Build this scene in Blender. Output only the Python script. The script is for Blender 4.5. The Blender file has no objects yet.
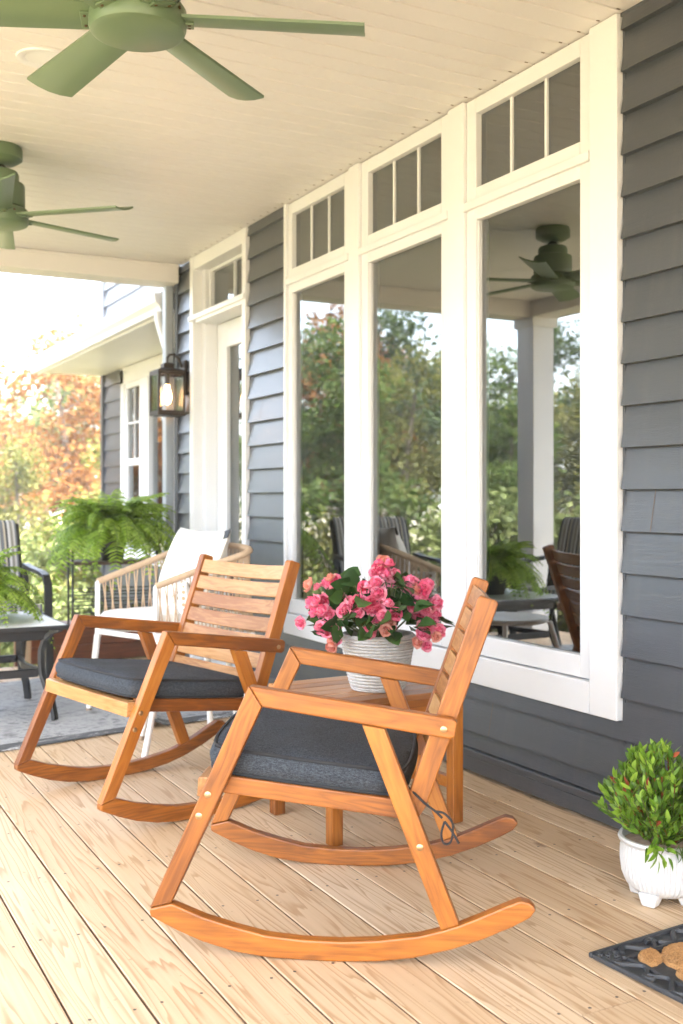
import bpy, bmesh, math, random
from mathutils import Vector, Matrix, Quaternion, noise

random.seed(7)
R = math.radians
SC = bpy.context.scene
COL = SC.collection

# ------------------------------------------------------------------ helpers
def link(o, parent=None):
    COL.objects.link(o)
    if parent is not None:
        o.parent = parent
    return o

def obj(name, bm, mats, parent=None, smooth=False, bevel=0.0, M=None, subsurf=0):
    me = bpy.data.meshes.new(name)
    bmesh.ops.recalc_face_normals(bm, faces=bm.faces)
    for e in bm.edges:
        if len(e.link_faces) == 2 and e.calc_face_angle(0) > R(42): e.smooth = False
    bm.to_mesh(me); bm.free()
    for m in (mats if isinstance(mats, (list, tuple)) else [mats]):
        me.materials.append(m)
    if smooth:
        me.polygons.foreach_set('use_smooth', [True]*len(me.polygons))
    o = bpy.data.objects.new(name, me)
    link(o, parent)
    if M is not None:
        o.matrix_local = M
    if bevel:
        b = o.modifiers.new('edge', 'BEVEL'); b.width = bevel; b.segments = 2
        b.limit_method = 'ANGLE'; b.angle_limit = R(35)
    if subsurf:
        s = o.modifiers.new('round', 'SUBSURF'); s.levels = s.render_levels = subsurf
    return o

def rawobj(name, verts, faces, mats, parent=None, smooth=False, midx=None, M=None):
    me = bpy.data.meshes.new(name)
    me.from_pydata(verts, [], faces)
    for m in (mats if isinstance(mats, (list, tuple)) else [mats]):
        me.materials.append(m)
    if midx:
        me.polygons.foreach_set('material_index', midx)
    if smooth:
        me.polygons.foreach_set('use_smooth', [True]*len(me.polygons))
    me.update()
    o = bpy.data.objects.new(name, me)
    link(o, parent)
    if M is not None:
        o.matrix_local = M
    return o

def tag(o, label=None, cat=None, group=None, kind=None):
    for k, v in (('label', label), ('category', cat), ('group', group), ('kind', kind)):
        if v: o[k] = v
    return o

def empty(name, loc, rz=0.0, label=None, cat=None, group=None):
    o = bpy.data.objects.new(name, None)
    link(o); o.location = loc; o.rotation_euler = (0, 0, rz)
    o.empty_display_size = 0.1
    return tag(o, label, cat, group)

def copy_tree(o, parent=None):
    c = o.copy(); COL.objects.link(c)
    if parent is not None:
        mb = o.matrix_basis.copy(); c.parent = parent; c.matrix_basis = mb
    for ch in list(o.children):
        copy_tree(ch, c)
    return c

def add_box(bm, x0, x1, y0, y1, z0, z1, mi=0):
    v = [bm.verts.new(p) for p in ((x0,y0,z0),(x1,y0,z0),(x1,y1,z0),(x0,y1,z0),(x0,y0,z1),(x1,y0,z1),(x1,y1,z1),(x0,y1,z1))]
    for f in ((0,3,2,1),(4,5,6,7),(0,1,5,4),(1,2,6,5),(2,3,7,6),(3,0,4,7)):
        bm.faces.new([v[i] for i in f]).material_index = mi
    return v

def box(name, x0, x1, y0, y1, z0, z1, mat, parent=None, bevel=0.0):
    # local origin at the box centre
    bm = bmesh.new()
    cx, cy, cz = (x0+x1)/2, (y0+y1)/2, (z0+z1)/2
    add_box(bm, x0-cx, x1-cx, y0-cy, y1-cy, z0-cz, z1-cz)
    M = Matrix.Translation((cx, cy, cz))
    if parent is not None and parent.get('_w'):
        M = parent.matrix_basis.inverted() @ M
    return obj(name, bm, mat, parent, bevel=bevel, M=M)

def add_tube(bm, pts, r, seg=8, mi=0, cap=True):
    pts = [Vector(p) for p in pts]
    n = len(pts)
    rs = r if isinstance(r, (list, tuple)) else [r]*n
    t0 = (pts[1]-pts[0]).normalized()
    up = Vector((0,0,1)) if abs(t0.z) < 0.9 else Vector((1,0,0))
    a = t0.cross(up).normalized()
    rings = []
    prev = t0
    for i in range(n):
        if i == 0: t = t0
        elif i == n-1: t = (pts[i]-pts[i-1]).normalized()
        else:
            t = ((pts[i]-pts[i-1]).normalized() + (pts[i+1]-pts[i]).normalized())
            t = t.normalized() if t.length > 1e-6 else prev
        q = prev.rotation_difference(t)
        a = (q @ a).normalized(); prev = t
        b = t.cross(a).normalized()
        rings.append([bm.verts.new(pts[i] + (a*math.cos(2*math.pi*k/seg) + b*math.sin(2*math.pi*k/seg))*rs[i]) for k in range(seg)])
    for i in range(n-1):
        for k in range(seg):
            f = bm.faces.new((rings[i][k], rings[i][(k+1)%seg], rings[i+1][(k+1)%seg], rings[i+1][k]))
            f.material_index = mi; f.smooth = True
    if cap:
        bm.faces.new(rings[0][::-1]).material_index = mi
        bm.faces.new(rings[-1]).material_index = mi

def add_lathe(bm, prof, seg=32, c=(0,0,0), mi=0, smooth=True, wave=None):
    rings = []
    for (r, z) in prof:
        ring = []
        for k in range(seg):
            a = 2*math.pi*k/seg
            rr = r if wave is None else wave(r, z, a, k)
            ring.append(bm.verts.new((c[0]+rr*math.cos(a), c[1]+rr*math.sin(a), c[2]+z)))
        rings.append(ring)
    for i in range(len(rings)-1):
        for k in range(seg):
            f = bm.faces.new((rings[i][k], rings[i][(k+1)%seg], rings[i+1][(k+1)%seg], rings[i+1][k]))
            f.smooth = smooth; f.material_index = mi
    if prof[0][0] > 1e-4: bm.faces.new(rings[0][::-1]).material_index = mi
    if prof[-1][0] > 1e-4: bm.faces.new(rings[-1]).material_index = mi

def add_prism(bm, poly, w0, w1, axis='y'):
    # polygon in (s,z), extruded along y from w0 to w1
    a = [bm.verts.new((s, w0, z)) for s, z in poly]
    b = [bm.verts.new((s, w1, z)) for s, z in poly]
    n = len(poly)
    bm.faces.new(a); bm.faces.new(b[::-1])
    for i in range(n):
        bm.faces.new((a[i], b[i], b[(i+1)%n], a[(i+1)%n]))

def prism(name, poly, w0, w1, mat, parent, d=None, bevel=0.003):
    """polygon in the chair's (s,z) plane; the mesh's own x axis runs along the grain direction d"""
    if d is None: d = (1, 0)
    l = math.hypot(*d); d = (d[0]/l, d[1]/l)
    cs = sum(p[0] for p in poly)/len(poly); cz = sum(p[1] for p in poly)/len(poly); cw = (w0+w1)/2
    loc = [((s-cs)*d[0]+(z-cz)*d[1], -(s-cs)*d[1]+(z-cz)*d[0]) for s, z in poly]
    bm = bmesh.new(); add_prism(bm, loc, w0-cw, w1-cw)
    M = Matrix(((d[0], 0, -d[1], cs), (0, 1, 0, cw), (d[1], 0, d[0], cz), (0,0,0,1)))
    return obj(name, bm, mat, parent, bevel=bevel, M=M)

# ------------------------------------------------------------------ materials
def mat(name):
    m = bpy.data.materials.new(name); m.use_nodes = True
    nt = m.node_tree
    return m, nt, nt.nodes['Principled BSDF']

def N(nt, t, **kw):
    n = nt.nodes.new(t)
    for k, v in kw.items():
        if k.startswith('i_'):
            key = k[2:]
            n.inputs[int(key) if key.isdigit() else key.replace('_', ' ')].default_value = v
        else: setattr(n, k, v)
    return n

def ramp(nt, stops, fac=None):
    n = nt.nodes.new('ShaderNodeValToRGB')
    el = n.color_ramp.elements
    while len(el) < len(stops): el.new(0.5)
    for e, (p, c) in zip(el, stops):
        e.position = p; e.color = (c[0], c[1], c[2], 1)
    if fac is not None: nt.links.new(fac, n.inputs[0])
    return n

def coord(nt, scale=(1,1,1), out='Object', loc=(0,0,0)):
    tc = N(nt, 'ShaderNodeTexCoord'); mp = N(nt, 'ShaderNodeMapping')
    mp.inputs['Scale'].default_value = scale; mp.inputs['Location'].default_value = loc
    nt.links.new(tc.outputs[out], mp.inputs[0])
    return mp.outputs[0]

def noise_tex(nt, vec, scale, detail=4, rough=0.55, dist=0.0):
    n = N(nt, 'ShaderNodeTexNoise'); n.inputs['Scale'].default_value = scale
    n.inputs['Detail'].default_value = detail; n.inputs['Roughness'].default_value = rough
    n.inputs['Distortion'].default_value = dist
    nt.links.new(vec, n.inputs['Vector']); return n

def mixc(nt, fac, a, b, blend='MIX'):
    n = N(nt, 'ShaderNodeMix', data_type='RGBA', blend_type=blend)
    for inp, v in ((n.inputs[0], fac), (n.inputs[6], a), (n.inputs[7], b)):
        if hasattr(v, 'is_linked') or hasattr(v, 'links'): nt.links.new(v, inp)
        elif isinstance(v, (int, float)): inp.default_value = v
        else: inp.default_value = (v[0], v[1], v[2], 1)
    return n.outputs[2]

def math_n(nt, op, a, b=None, c=None):
    n = N(nt, 'ShaderNodeMath', operation=op)
    for i, v in enumerate((a, b, c)):
        if v is None: continue
        if hasattr(v, 'links'): nt.links.new(v, n.inputs[i])
        else: n.inputs[i].default_value = v
    return n.outputs[0]

def bump(nt, bs, h, strength=0.2, dist=0.005):
    b = N(nt, 'ShaderNodeBump'); b.inputs['Strength'].default_value = strength; b.inputs['Distance'].default_value = dist
    nt.links.new(h, b.inputs['Height']); nt.links.new(b.outputs[0], bs.inputs['Normal'])

def plain(name, col, rough=0.5, metal=0.0, var=0.12, nscale=6.0, bumpv=0.0, bscale=80, spec=0.5, sheen=0.0):
    m, nt, bs = mat(name)
    v = coord(nt)
    n = noise_tex(nt, v, nscale, 5, 0.6)
    c = mixc(nt, n.outputs[0], [x*(1-var) for x in col], [min(1, x*(1+var)) for x in col])
    nt.links.new(c, bs.inputs['Base Color'])
    bs.inputs['Roughness'].default_value = rough; bs.inputs['Metallic'].default_value = metal
    bs.inputs['Specular IOR Level'].default_value = spec
    if sheen:
        bs.inputs['Sheen Weight'].default_value = sheen
    if bumpv:
        n2 = noise_tex(nt, v, bscale, 3, 0.6); bump(nt, bs, n2.outputs[0], bumpv, 0.003)
    return m

def wood(name, dark, mid, light, rough=0.4, grain=1.0, coat=0.0):
    """grain along object X; every object gets its own offset"""
    m, nt, bs = mat(name)
    tc = N(nt, 'ShaderNodeTexCoord'); oi = N(nt, 'ShaderNodeObjectInfo')
    off = N(nt, 'ShaderNodeCombineXYZ')
    for i, k in enumerate((37.0, 19.0, 53.0)):
        nt.links.new(math_n(nt, 'MULTIPLY', oi.outputs['Random'], k), off.inputs[i])
    add = N(nt, 'ShaderNodeVectorMath', operation='ADD')
    nt.links.new(tc.outputs['Object'], add.inputs[0]); nt.links.new(off.outputs[0], add.inputs[1])
    mp = N(nt, 'ShaderNodeMapping'); mp.inputs['Scale'].default_value = (1.6, 14, 14)
    nt.links.new(add.outputs[0], mp.inputs[0])
    big = noise_tex(nt, mp.outputs[0], 1.6*grain, 3, 0.5, 0.4)
    bands = math_n(nt, 'FRACT', math_n(nt, 'MULTIPLY', big.outputs[0], 7.0))
    bands = math_n(nt, 'ABSOLUTE', math_n(nt, 'SUBTRACT', bands, 0.5))
    mp2 = N(nt, 'ShaderNodeMapping'); mp2.inputs['Scale'].default_value = (3, 120, 120)
    nt.links.new(add.outputs[0], mp2.inputs[0])
    fine = noise_tex(nt, mp2.outputs[0], 1.5, 3, 0.6)
    mp3 = N(nt, 'ShaderNodeMapping'); mp3.inputs['Scale'].default_value = (2.0, 5, 5)
    nt.links.new(add.outputs[0], mp3.inputs[0])
    blot = noise_tex(nt, mp3.outputs[0], 1.5, 2, 0.5)
    f = math_n(nt, 'ADD', math_n(nt, 'MULTIPLY', bands, 0.36), math_n(nt, 'MULTIPLY', fine.outputs[0], 0.35))
    f = math_n(nt, 'ADD', f, math_n(nt, 'MULTIPLY', math_n(nt, 'SUBTRACT', blot.outputs[0], 0.5), 0.55))
    f = math_n(nt, 'ADD', f, math_n(nt, 'MULTIPLY', math_n(nt, 'SUBTRACT', oi.outputs['Random'], 0.5), 0.34))
    rp = ramp(nt, [(0.05, dark), (0.35, mid), (0.75, light)], f)
    kv = N(nt, 'ShaderNodeTexVoronoi'); kv.inputs['Scale'].default_value = 1.0
    mp4 = N(nt, 'ShaderNodeMapping'); mp4.inputs['Scale'].default_value = (5, 13, 13)
    nt.links.new(add.outputs[0], mp4.inputs[0]); nt.links.new(mp4.outputs[0], kv.inputs['Vector'])
    kr = ramp(nt, [(0.0, (1,)*3), (0.07, (0.7,)*3), (0.15, (0,)*3)], kv.outputs['Distance'])
    kc = mixc(nt, math_n(nt, 'MULTIPLY', kr.outputs[0], 0.6), rp.outputs[0], [x*0.45 for x in dark])
    nt.links.new(kc, bs.inputs['Base Color'])
    bs.inputs['Roughness'].default_value = rough
    if coat:
        bs.inputs['Coat Weight'].default_value = coat; bs.inputs['Coat Roughness'].default_value = 0.25
    bump(nt, bs, fine.outputs[0], 0.12, 0.002)
    return m

def deck_wood():
    m, nt, bs = mat('deck_pine')
    geo = N(nt, 'ShaderNodeNewGeometry'); tc = N(nt, 'ShaderNodeTexCoord')
    rnd = geo.outputs['Random Per Island']
    off = N(nt, 'ShaderNodeCombineXYZ')
    for i, k in enumerate((91.0, 57.0, 33.0)):
        nt.links.new(math_n(nt, 'MULTIPLY', rnd, k), off.inputs[i])
    add = N(nt, 'ShaderNodeVectorMath', operation='ADD')
    nt.links.new(tc.outputs['Object'], add.inputs[0]); nt.links.new(off.outputs[0], add.inputs[1])
    def mp(sc):
        n = N(nt, 'ShaderNodeMapping'); n.inputs['Scale'].default_value = sc
        nt.links.new(add.outputs[0], n.inputs[0]); return n.outputs[0]
    big = noise_tex(nt, mp((9.5, 0.48, 1)), 1.0, 3, 0.45, 0.12)
    fr = math_n(nt, 'FRACT', math_n(nt, 'MULTIPLY', big.outputs[0], 21.0))
    late = ramp(nt, [(0.0, (0,0,0)), (0.62, (0.25,)*3), (0.86, (1,)*3), (0.93, (0.9,)*3), (1.0, (0,0,0))], fr)
    fine = noise_tex(nt, mp((90, 2.5, 1)), 1.0, 3, 0.65)
    blot = noise_tex(nt, mp((3, 0.9, 1)), 1.0, 3, 0.5)
    base = ramp(nt, [(0.0, (0.46, 0.31, 0.175)), (0.5, (0.62, 0.45, 0.28)), (1.0, (0.72, 0.56, 0.38))],
                math_n(nt, 'ADD', math_n(nt, 'MULTIPLY', rnd, 0.55), math_n(nt, 'MULTIPLY', blot.outputs[0], 0.45)))
    fg = math_n(nt, 'MULTIPLY', late.outputs[0], math_n(nt, 'ADD', math_n(nt, 'MULTIPLY', blot.outputs[0], 0.55), 0.34))
    c = mixc(nt, fg, base.outputs[0], (0.34, 0.185, 0.075))
    c = mixc(nt, math_n(nt, 'MULTIPLY', math_n(nt, 'SUBTRACT', fine.outputs[0], 0.42), 0.55), c, (0.30, 0.18, 0.085))
    # small knots and stains
    vor = N(nt, 'ShaderNodeTexVoronoi'); vor.inputs['Scale'].default_value = 1.0
    nt.links.new(mp((4.0, 1.3, 1)), vor.inputs['Vector'])
    kn = ramp(nt, [(0.0, (1,)*3), (0.028, (0.8,)*3), (0.05, (0,)*3)], vor.outputs['Distance'])
    c = mixc(nt, math_n(nt, 'MULTIPLY', kn.outputs[0], 0.75), c, (0.16, 0.075, 0.03))
    spk = noise_tex(nt, mp((55, 40, 1)), 1.0, 2, 0.5)
    sp = ramp(nt, [(0.70, (0,)*3), (0.76, (1,)*3)], spk.outputs[0])
    c = mixc(nt, math_n(nt, 'MULTIPLY', sp.outputs[0], 0.35), c, (0.22, 0.12, 0.06))
    nt.links.new(c, bs.inputs['Base Color'])
    bs.inputs['Roughness'].default_value = 0.55
    bs.inputs['Specular IOR Level'].default_value = 0.35
    h = math_n(nt, 'SUBTRACT', fine.outputs[0], math_n(nt, 'MULTIPLY', late.outputs[0], 0.4))
    bump(nt, bs, h, 0.25, 0.002)
    return m

def siding_mat():
    m, nt, bs = mat('slate_siding_paint')
    v = coord(nt, (1, 2.2, 38))
    g = noise_tex(nt, v, 2.2, 4, 0.6, 1.2)
    v2 = coord(nt, (1, 1, 1)); b = noise_tex(nt, v2, 1.3, 4, 0.6)
    c = mixc(nt, b.outputs[0], (0.034, 0.039, 0.048), (0.047, 0.053, 0.063))
    fr = math_n(nt, 'ABSOLUTE', math_n(nt, 'SUBTRACT', math_n(nt, 'FRACT', math_n(nt, 'MULTIPLY', g.outputs[0], 6.0)), 0.5))
    c = mixc(nt, math_n(nt, 'MULTIPLY', fr, 0.35), c, (0.06, 0.064, 0.072))
    geo = N(nt, 'ShaderNodeNewGeometry')
    c = mixc(nt, math_n(nt, 'MULTIPLY', geo.outputs['Random Per Island'], 0.22), c, (0.078, 0.084, 0.094))
    st = noise_tex(nt, coord(nt, (1, 5, 0.7)), 2.0, 4, 0.65)
    sr = ramp(nt, [(0.55, (0,)*3), (0.8, (1,)*3)], st.outputs[0])
    c = mixc(nt, math_n(nt, 'MULTIPLY', sr.outputs[0], 0.18), c, (0.13, 0.125, 0.115))
    nt.links.new(c, bs.inputs['Base Color'])
    bs.inputs['Coat Weight'].default_value = 0.35; bs.inputs['Coat Roughness'].default_value = 0.22
    bs.inputs['Roughness'].default_value = 0.38
    bump(nt, bs, fr, 0.3, 0.002)
    return m

def white_paint(name, col=(0.70, 0.71, 0.725), rough=0.4, dirt=0.11):
    m, nt, bs = mat(name)
    v = coord(nt)
    n = noise_tex(nt, v, 2.5, 5, 0.6); n2 = noise_tex(nt, v, 35, 3, 0.6)
    c = mixc(nt, n.outputs[0], [x*(1-dirt) for x in col], col)
    sp = ramp(nt, [(0.68, (0,)*3), (0.75, (1,)*3)], n2.outputs[0])
    c = mixc(nt, math_n(nt, 'MULTIPLY', sp.outputs[0], 0.10), c, (0.5, 0.42, 0.33))
    nt.links.new(c, bs.inputs['Base Color'])
    bs.inputs['Roughness'].default_value = rough
    bump(nt, bs, n2.outputs[0], 0.04, 0.002)
    return m

def glass_mat():
    m, nt, bs = mat('window_glass')
    nt.nodes.remove(bs)
    out = nt.nodes['Material Output']
    tr = N(nt, 'ShaderNodeBsdfTransparent'); tr.inputs[0].default_value = (0.80, 0.83, 0.82, 1)
    gl = N(nt, 'ShaderNodeBsdfGlossy'); gl.inputs['Roughness'].default_value = 0.0
    gl.inputs['Color'].default_value = (0.92, 0.95, 0.95, 1)
    fr = N(nt, 'ShaderNodeFresnel'); fr.inputs['IOR'].default_value = 3.0
    v = coord(nt); w = noise_tex(nt, v, 1.6, 1, 0.4)
    b = N(nt, 'ShaderNodeBump'); b.inputs['Strength'].default_value = 0.05; b.inputs['Distance'].default_value = 0.004
    nt.links.new(w.outputs[0], b.inputs['Height']); nt.links.new(b.outputs[0], gl.inputs['Normal'])
    mx = N(nt, 'ShaderNodeMixShader')
    nt.links.new(fr.outputs[0], mx.inputs[0]); nt.links.new(tr.outputs[0], mx.inputs[1]); nt.links.new(gl.outputs[0], mx.inputs[2])
    nt.links.new(mx.outputs[0], out.inputs[0])
    return m

def leaf_mat(name, cols, rough=0.5, trans=0.35, spec=0.25):
    m, nt, bs = mat(name)
    geo = N(nt, 'ShaderNodeNewGeometry'); oi = N(nt, 'ShaderNodeObjectInfo')
    v = coord(nt); n = noise_tex(nt, v, 1.2, 3, 0.6)
    f = math_n(nt, 'ADD', math_n(nt, 'MULTIPLY', geo.outputs['Random Per Island'], 0.6), math_n(nt, 'MULTIPLY', n.outputs[0], 0.4))
    k = len(cols)
    rp = ramp(nt, [(0.12+0.76*i/max(1, k-1), c) for i, c in enumerate(cols)], f)
    nt.links.new(rp.outputs[0], bs.inputs['Base Color'])
    bs.inputs['Roughness'].default_value = rough; bs.inputs['Specular IOR Level'].default_value = spec
    tl = N(nt, 'ShaderNodeBsdfTranslucent')
    nt.links.new(rp.outputs[0], tl.inputs[0])
    mx = N(nt, 'ShaderNodeMixShader'); mx.inputs[0].default_value = trans
    out = nt.nodes['Material Output']
    nt.links.new(bs.outputs[0], mx.inputs[1]); nt.links.new(tl.outputs[0], mx.inputs[2]); nt.links.new(mx.outputs[0], out.inputs[0])
    return m

def fabric(name, c0, c1, scale=900, rough=0.9):
    m, nt, bs = mat(name)
    v = coord(nt)
    a = noise_tex(nt, coord(nt, (1, 5, 5)), scale/9, 2, 0.75); b = noise_tex(nt, coord(nt, (5, 1, 5)), scale/9, 2, 0.75)
    big = noise_tex(nt, v, 5, 3, 0.5)
    s = math_n(nt, 'ADD', math_n(nt, 'MULTIPLY', a.outputs[0], 0.5), math_n(nt, 'MULTIPLY', b.outputs[0], 0.5))
    rp = ramp(nt, [(0.38, c0), (0.62, c1)], s)
    c = mixc(nt, math_n(nt, 'MULTIPLY', big.outputs[0], 0.3), rp.outputs[0], c0)
    nt.links.new(c, bs.inputs['Base Color']); bs.inputs['Roughness'].default_value = rough
    bs.inputs['Specular IOR Level'].default_value = 0.2
    h = math_n(nt, 'ADD', s, math_n(nt, 'MULTIPLY', noise_tex(nt, v, 14, 2, 0.5).outputs[0], 1.5))
    bump(nt, bs, h, 0.25, 0.004)
    return m

M = {}
M['deck'] = deck_wood()
M['screw'] = plain('screw_head', (0.10, 0.085, 0.07), 0.5, 0.6)
M['siding'] = siding_mat()
M['white'] = white_paint('white_trim_paint')
M['ceil'] = white_paint('porch_ceiling_vinyl', (0.66, 0.64, 0.63), 0.45, 0.03)
M['ceildot'] = plain('ceiling_gap', (0.12, 0.08, 0.05), 0.8)
M['glass'] = glass_mat()
M['room'] = plain('interior_plaster', (0.24, 0.235, 0.225), 0.8)
M['bronze'] = plain('lantern_metal', (0.035, 0.026, 0.020), 0.45, 0.7)
M['green'] = plain('fan_green_enamel', (0.100, 0.152, 0.078), 0.38, 0.0, 0.05)
M['greend'] = plain('fan_gap_dark', (0.03, 0.035, 0.02), 0.6)
M['acacia'] = wood('acacia_wood', (0.15, 0.042, 0.004), (0.34, 0.108, 0.011), (0.47, 0.185, 0.026), 0.44, 1.0, 0.06)
M['acacial'] = wood('acacia_slat_wood', (0.24, 0.09, 0.020), (0.42, 0.205, 0.068), (0.55, 0.325, 0.14), 0.42)
M['tablewood'] = wood('table_wood', (0.26, 0.10, 0.03), (0.44, 0.20, 0.07), (0.55, 0.29, 0.12), 0.4)
M['brass'] = plain('bolt_brass', (0.45, 0.30, 0.16), 0.35, 0.9)
M['boltdark'] = plain('bolt_dark', (0.10, 0.06, 0.03), 0.45, 0.8)
M['char'] = fabric('charcoal_fabric', (0.010, 0.013, 0.018), (0.078, 0.089, 0.104))
M['piping'] = plain('charcoal_piping', (0.016, 0.017, 0.02), 0.9)
M['cream'] = fabric('white_canvas', (0.72, 0.70, 0.66), (0.82, 0.80, 0.77), 700)
M['rope'] = plain('tan_rope', (0.50, 0.36, 0.24), 0.85, 0, 0.2, 60, 0.5, 260)
M['wmetal'] = plain('white_metal', (0.80, 0.79, 0.77), 0.4)
M['rubbertip'] = plain('tan_foot_cap', (0.30, 0.22, 0.15), 0.6)
M['bmetal'] = plain('black_metal', (0.022, 0.023, 0.025), 0.4, 0.3, 0.2)
M['tglass'] = plain('frosted_table_glass', (0.66, 0.67, 0.67), 0.34, 0, 0.1, 3)
M['brownstain'] = wood('red_brown_stain', (0.10, 0.028, 0.010), (0.19, 0.055, 0.018), (0.26, 0.085, 0.03), 0.5)
M['soil'] = plain('potting_soil', (0.05, 0.035, 0.025), 0.95, 0, 0.4, 60, 0.8, 120)
M['blackpot'] = plain('black_pot', (0.02, 0.02, 0.02), 0.5)
M['potwhite'] = plain('white_ceramic', (0.60, 0.595, 0.585), 0.28, 0, 0.03)
M['woven'] = plain('white_woven_pot', (0.50, 0.485, 0.46), 0.85, 0, 0.38, 55, 1.0, 150)
M['rubber'] = plain('black_rubber', (0.032, 0.034, 0.038), 0.55, 0, 0.35, 30, 0.3, 150)
M['coir'] = plain('coir_fibre', (0.42, 0.215, 0.075), 0.95, 0, 0.6, 260, 1.0, 500)
M['fern'] = leaf_mat('fern_green', [(0.12, 0.22, 0.02), (0.28, 0.43, 0.045), (0.45, 0.60, 0.11)], 0.5, 0.5)
M['beleaf'] = leaf_mat('begonia_leaf', [(0.012, 0.035, 0.010), (0.03, 0.075, 0.018), (0.07, 0.14, 0.035)], 0.35, 0.15)
M['shleaf'] = leaf_mat('potted_shrub_leaf', [(0.04, 0.10, 0.012), (0.15, 0.28, 0.025), (0.36, 0.52, 0.07)], 0.32, 0.25)
M['shred'] = leaf_mat('red_twig', [(0.16, 0.03, 0.015), (0.36, 0.08, 0.03)], 0.5, 0.2)
M['stem'] = plain('green_stem', (0.09, 0.11, 0.03), 0.6)
M['pink'] = leaf_mat('pink_petal', [(0.76, 0.10, 0.23), (0.88, 0.24, 0.38), (0.92, 0.48, 0.58)], 0.5, 0.25)
M['pink2'] = leaf_mat('deep_pink_petal', [(0.68, 0.05, 0.15), (0.82, 0.12, 0.25), (0.88, 0.30, 0.42)], 0.5, 0.25)
M['peach'] = leaf_mat('peach_petal', [(0.66, 0.20, 0.15), (0.76, 0.33, 0.25), (0.84, 0.5, 0.42)], 0.5, 0.25)
M['bark'] = plain('tree_bark', (0.10, 0.08, 0.06), 0.9, 0, 0.4, 8, 0.8, 30)
M['ground'] = plain('yard_ground', (0.20, 0.17, 0.10), 0.95, 0, 0.45, 0.8, 0.6, 6)

# ------------------------------------------------------------------ camera (level, 1 m above the deck)
CAMF, TH = 1075.0, math.atan(566/1075.0)
cam = bpy.data.cameras.new('camera'); camo = bpy.data.objects.new('camera', cam); link(camo)
camo.location = (0, 0, 1.0)
camo.rotation_euler = (R(90), 0, -TH)
cam.sensor_fit = 'VERTICAL'; cam.sensor_height = 36.0; cam.sensor_width = 36.0
cam.lens = CAMF/1024*36.0
cam.shift_y = -15/1024
cam.clip_start = 0.05; cam.clip_end = 2000
cam.dof.use_dof = True; cam.dof.focus_distance = 2.75; cam.dof.aperture_fstop = 4.0
SC.camera = camo

WX = 2.24           # plane of the house wall
ZC = 2.44           # porch ceiling

# ------------------------------------------------------------------ ground and deck
bm = bmesh.new()
n = 60
gv = {}
def gz(x, y):
    z = -0.75 - 0.06*max(0, y-7)*0.6
    z = max(z, -2.2)
    return z + 0.25*noise.noise(Vector((x*0.12, y*0.12, 0.3))) + 0.06*noise.noise(Vector((x*0.6, y*0.6, 2.0)))
xs = [-300, -120, -60] + [-40+2*i for i in range(41)] + [60, 120, 300]
ys = [-300, -100, -30] + [-16+2*i for i in range(41)] + [90, 150, 400]
for i, x in enumerate(xs):
    for j, y in enumerate(ys):
        gv[i, j] = bm.verts.new((x, y, gz(x, y)))
for i in range(len(xs)-1):
    for j in range(len(ys)-1):
        bm.faces.new((gv[i,j], gv[i+1,j], gv[i+1,j+1], gv[i,j+1]))
tag(obj('ground', bm, M['ground'], smooth=True), 'sloping yard ground of dry grass and leaf litter beyond the porch', 'ground', kind='structure')

bm = bmesh.new()
pitch = 0.146
k0 = -8
DECK_END, DECK_X0 = 6.50, 0.5+pitch*k0
rng = random.Random(3)
for k in range(k0, 12):
    x0 = 0.5 + pitch*k + 0.0024; x1 = 0.5 + pitch*(k+1) - 0.0024
    if x1 > WX+0.05: x1 = WX+0.03
    y = -3.2 - rng.random()*2
    while y < DECK_END:
        y2 = min(DECK_END, y + 4.9)
        if DECK_END - y2 < 0.6: y2 = DECK_END
        dz = rng.uniform(-0.0015, 0.0)
        # board with eased top edges
        e = 0.0018
        prof = [(x0, -0.028), (x0, dz-e), (x0+e, dz), (x1-e, dz), (x1, dz-e), (x1, -0.028)]
        a = [bm.verts.new((px, y+0.0015, pz)) for px, pz in prof]
        b = [bm.verts.new((px, y2-0.0015, pz)) for px, pz in prof]
        bm.faces.new(a[::-1]); bm.faces.new(b)
        for i in range(6):
            bm.faces.new((a[i], a[(i+1) % 6], b[(i+1) % 6], b[i])).material_index = 4 if i in (0, 4) else 0  # gap shade put into the darker colour of the board sides
        # screws
        yy = math.ceil(y/0.41)*0.41
        while yy < y2:
            for xx in (x0+0.028, x1-0.028):
                cx, cy = xx+rng.uniform(-.006, .006), yy+rng.uniform(-.008, .008)
                ring = [bm.verts.new((cx+0.0038*math.cos(t*math.pi/4), cy+0.0038*math.sin(t*math.pi/4), dz+0.0006)) for t in range(8)]
                bm.faces.new(ring).material_index = 1
            yy += 0.41
        y = y2
# joists and rim below the boards
for yy in [(-3+0.41*i) for i in range(23)]:
    add_box(bm, DECK_X0+0.02, WX+0.02, yy-0.02, yy+0.02, -0.22, -0.03, 2)
add_box(bm, DECK_X0-0.03, DECK_X0, -3.0, DECK_END, -0.24, -0.005, 2)
add_box(bm, DECK_X0, WX, DECK_END+0.002, DECK_END+0.035, -0.24, -0.005, 2)
add_box(bm, DECK_X0+0.1, WX+0.02, -3, DECK_END-0.02, -0.26, -0.235, 3)
for px in (DECK_X0+0.3, 0.9, 2.0):
    for yy in (-2.5, 2.0, 6.2):
        add_box(bm, px-0.06, px+0.06, yy-0.06, yy+0.06, -2.5, -0.262, 2)
tag(obj('deck', bm, [M['deck'], M['screw'], M['brownstain'], M['bmetal'], plain('gap_shade_edge', (0.22, 0.125, 0.06), 0.9, 0, 0.5, 5)]), 'pale pine board porch deck running along the grey house wall', 'deck', kind='structure')

# ------------------------------------------------------------------ house
house = empty('house', (0, 0, 0), 0, 'slate grey lap sided house with white framed tall windows and porch roof', 'house')

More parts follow.
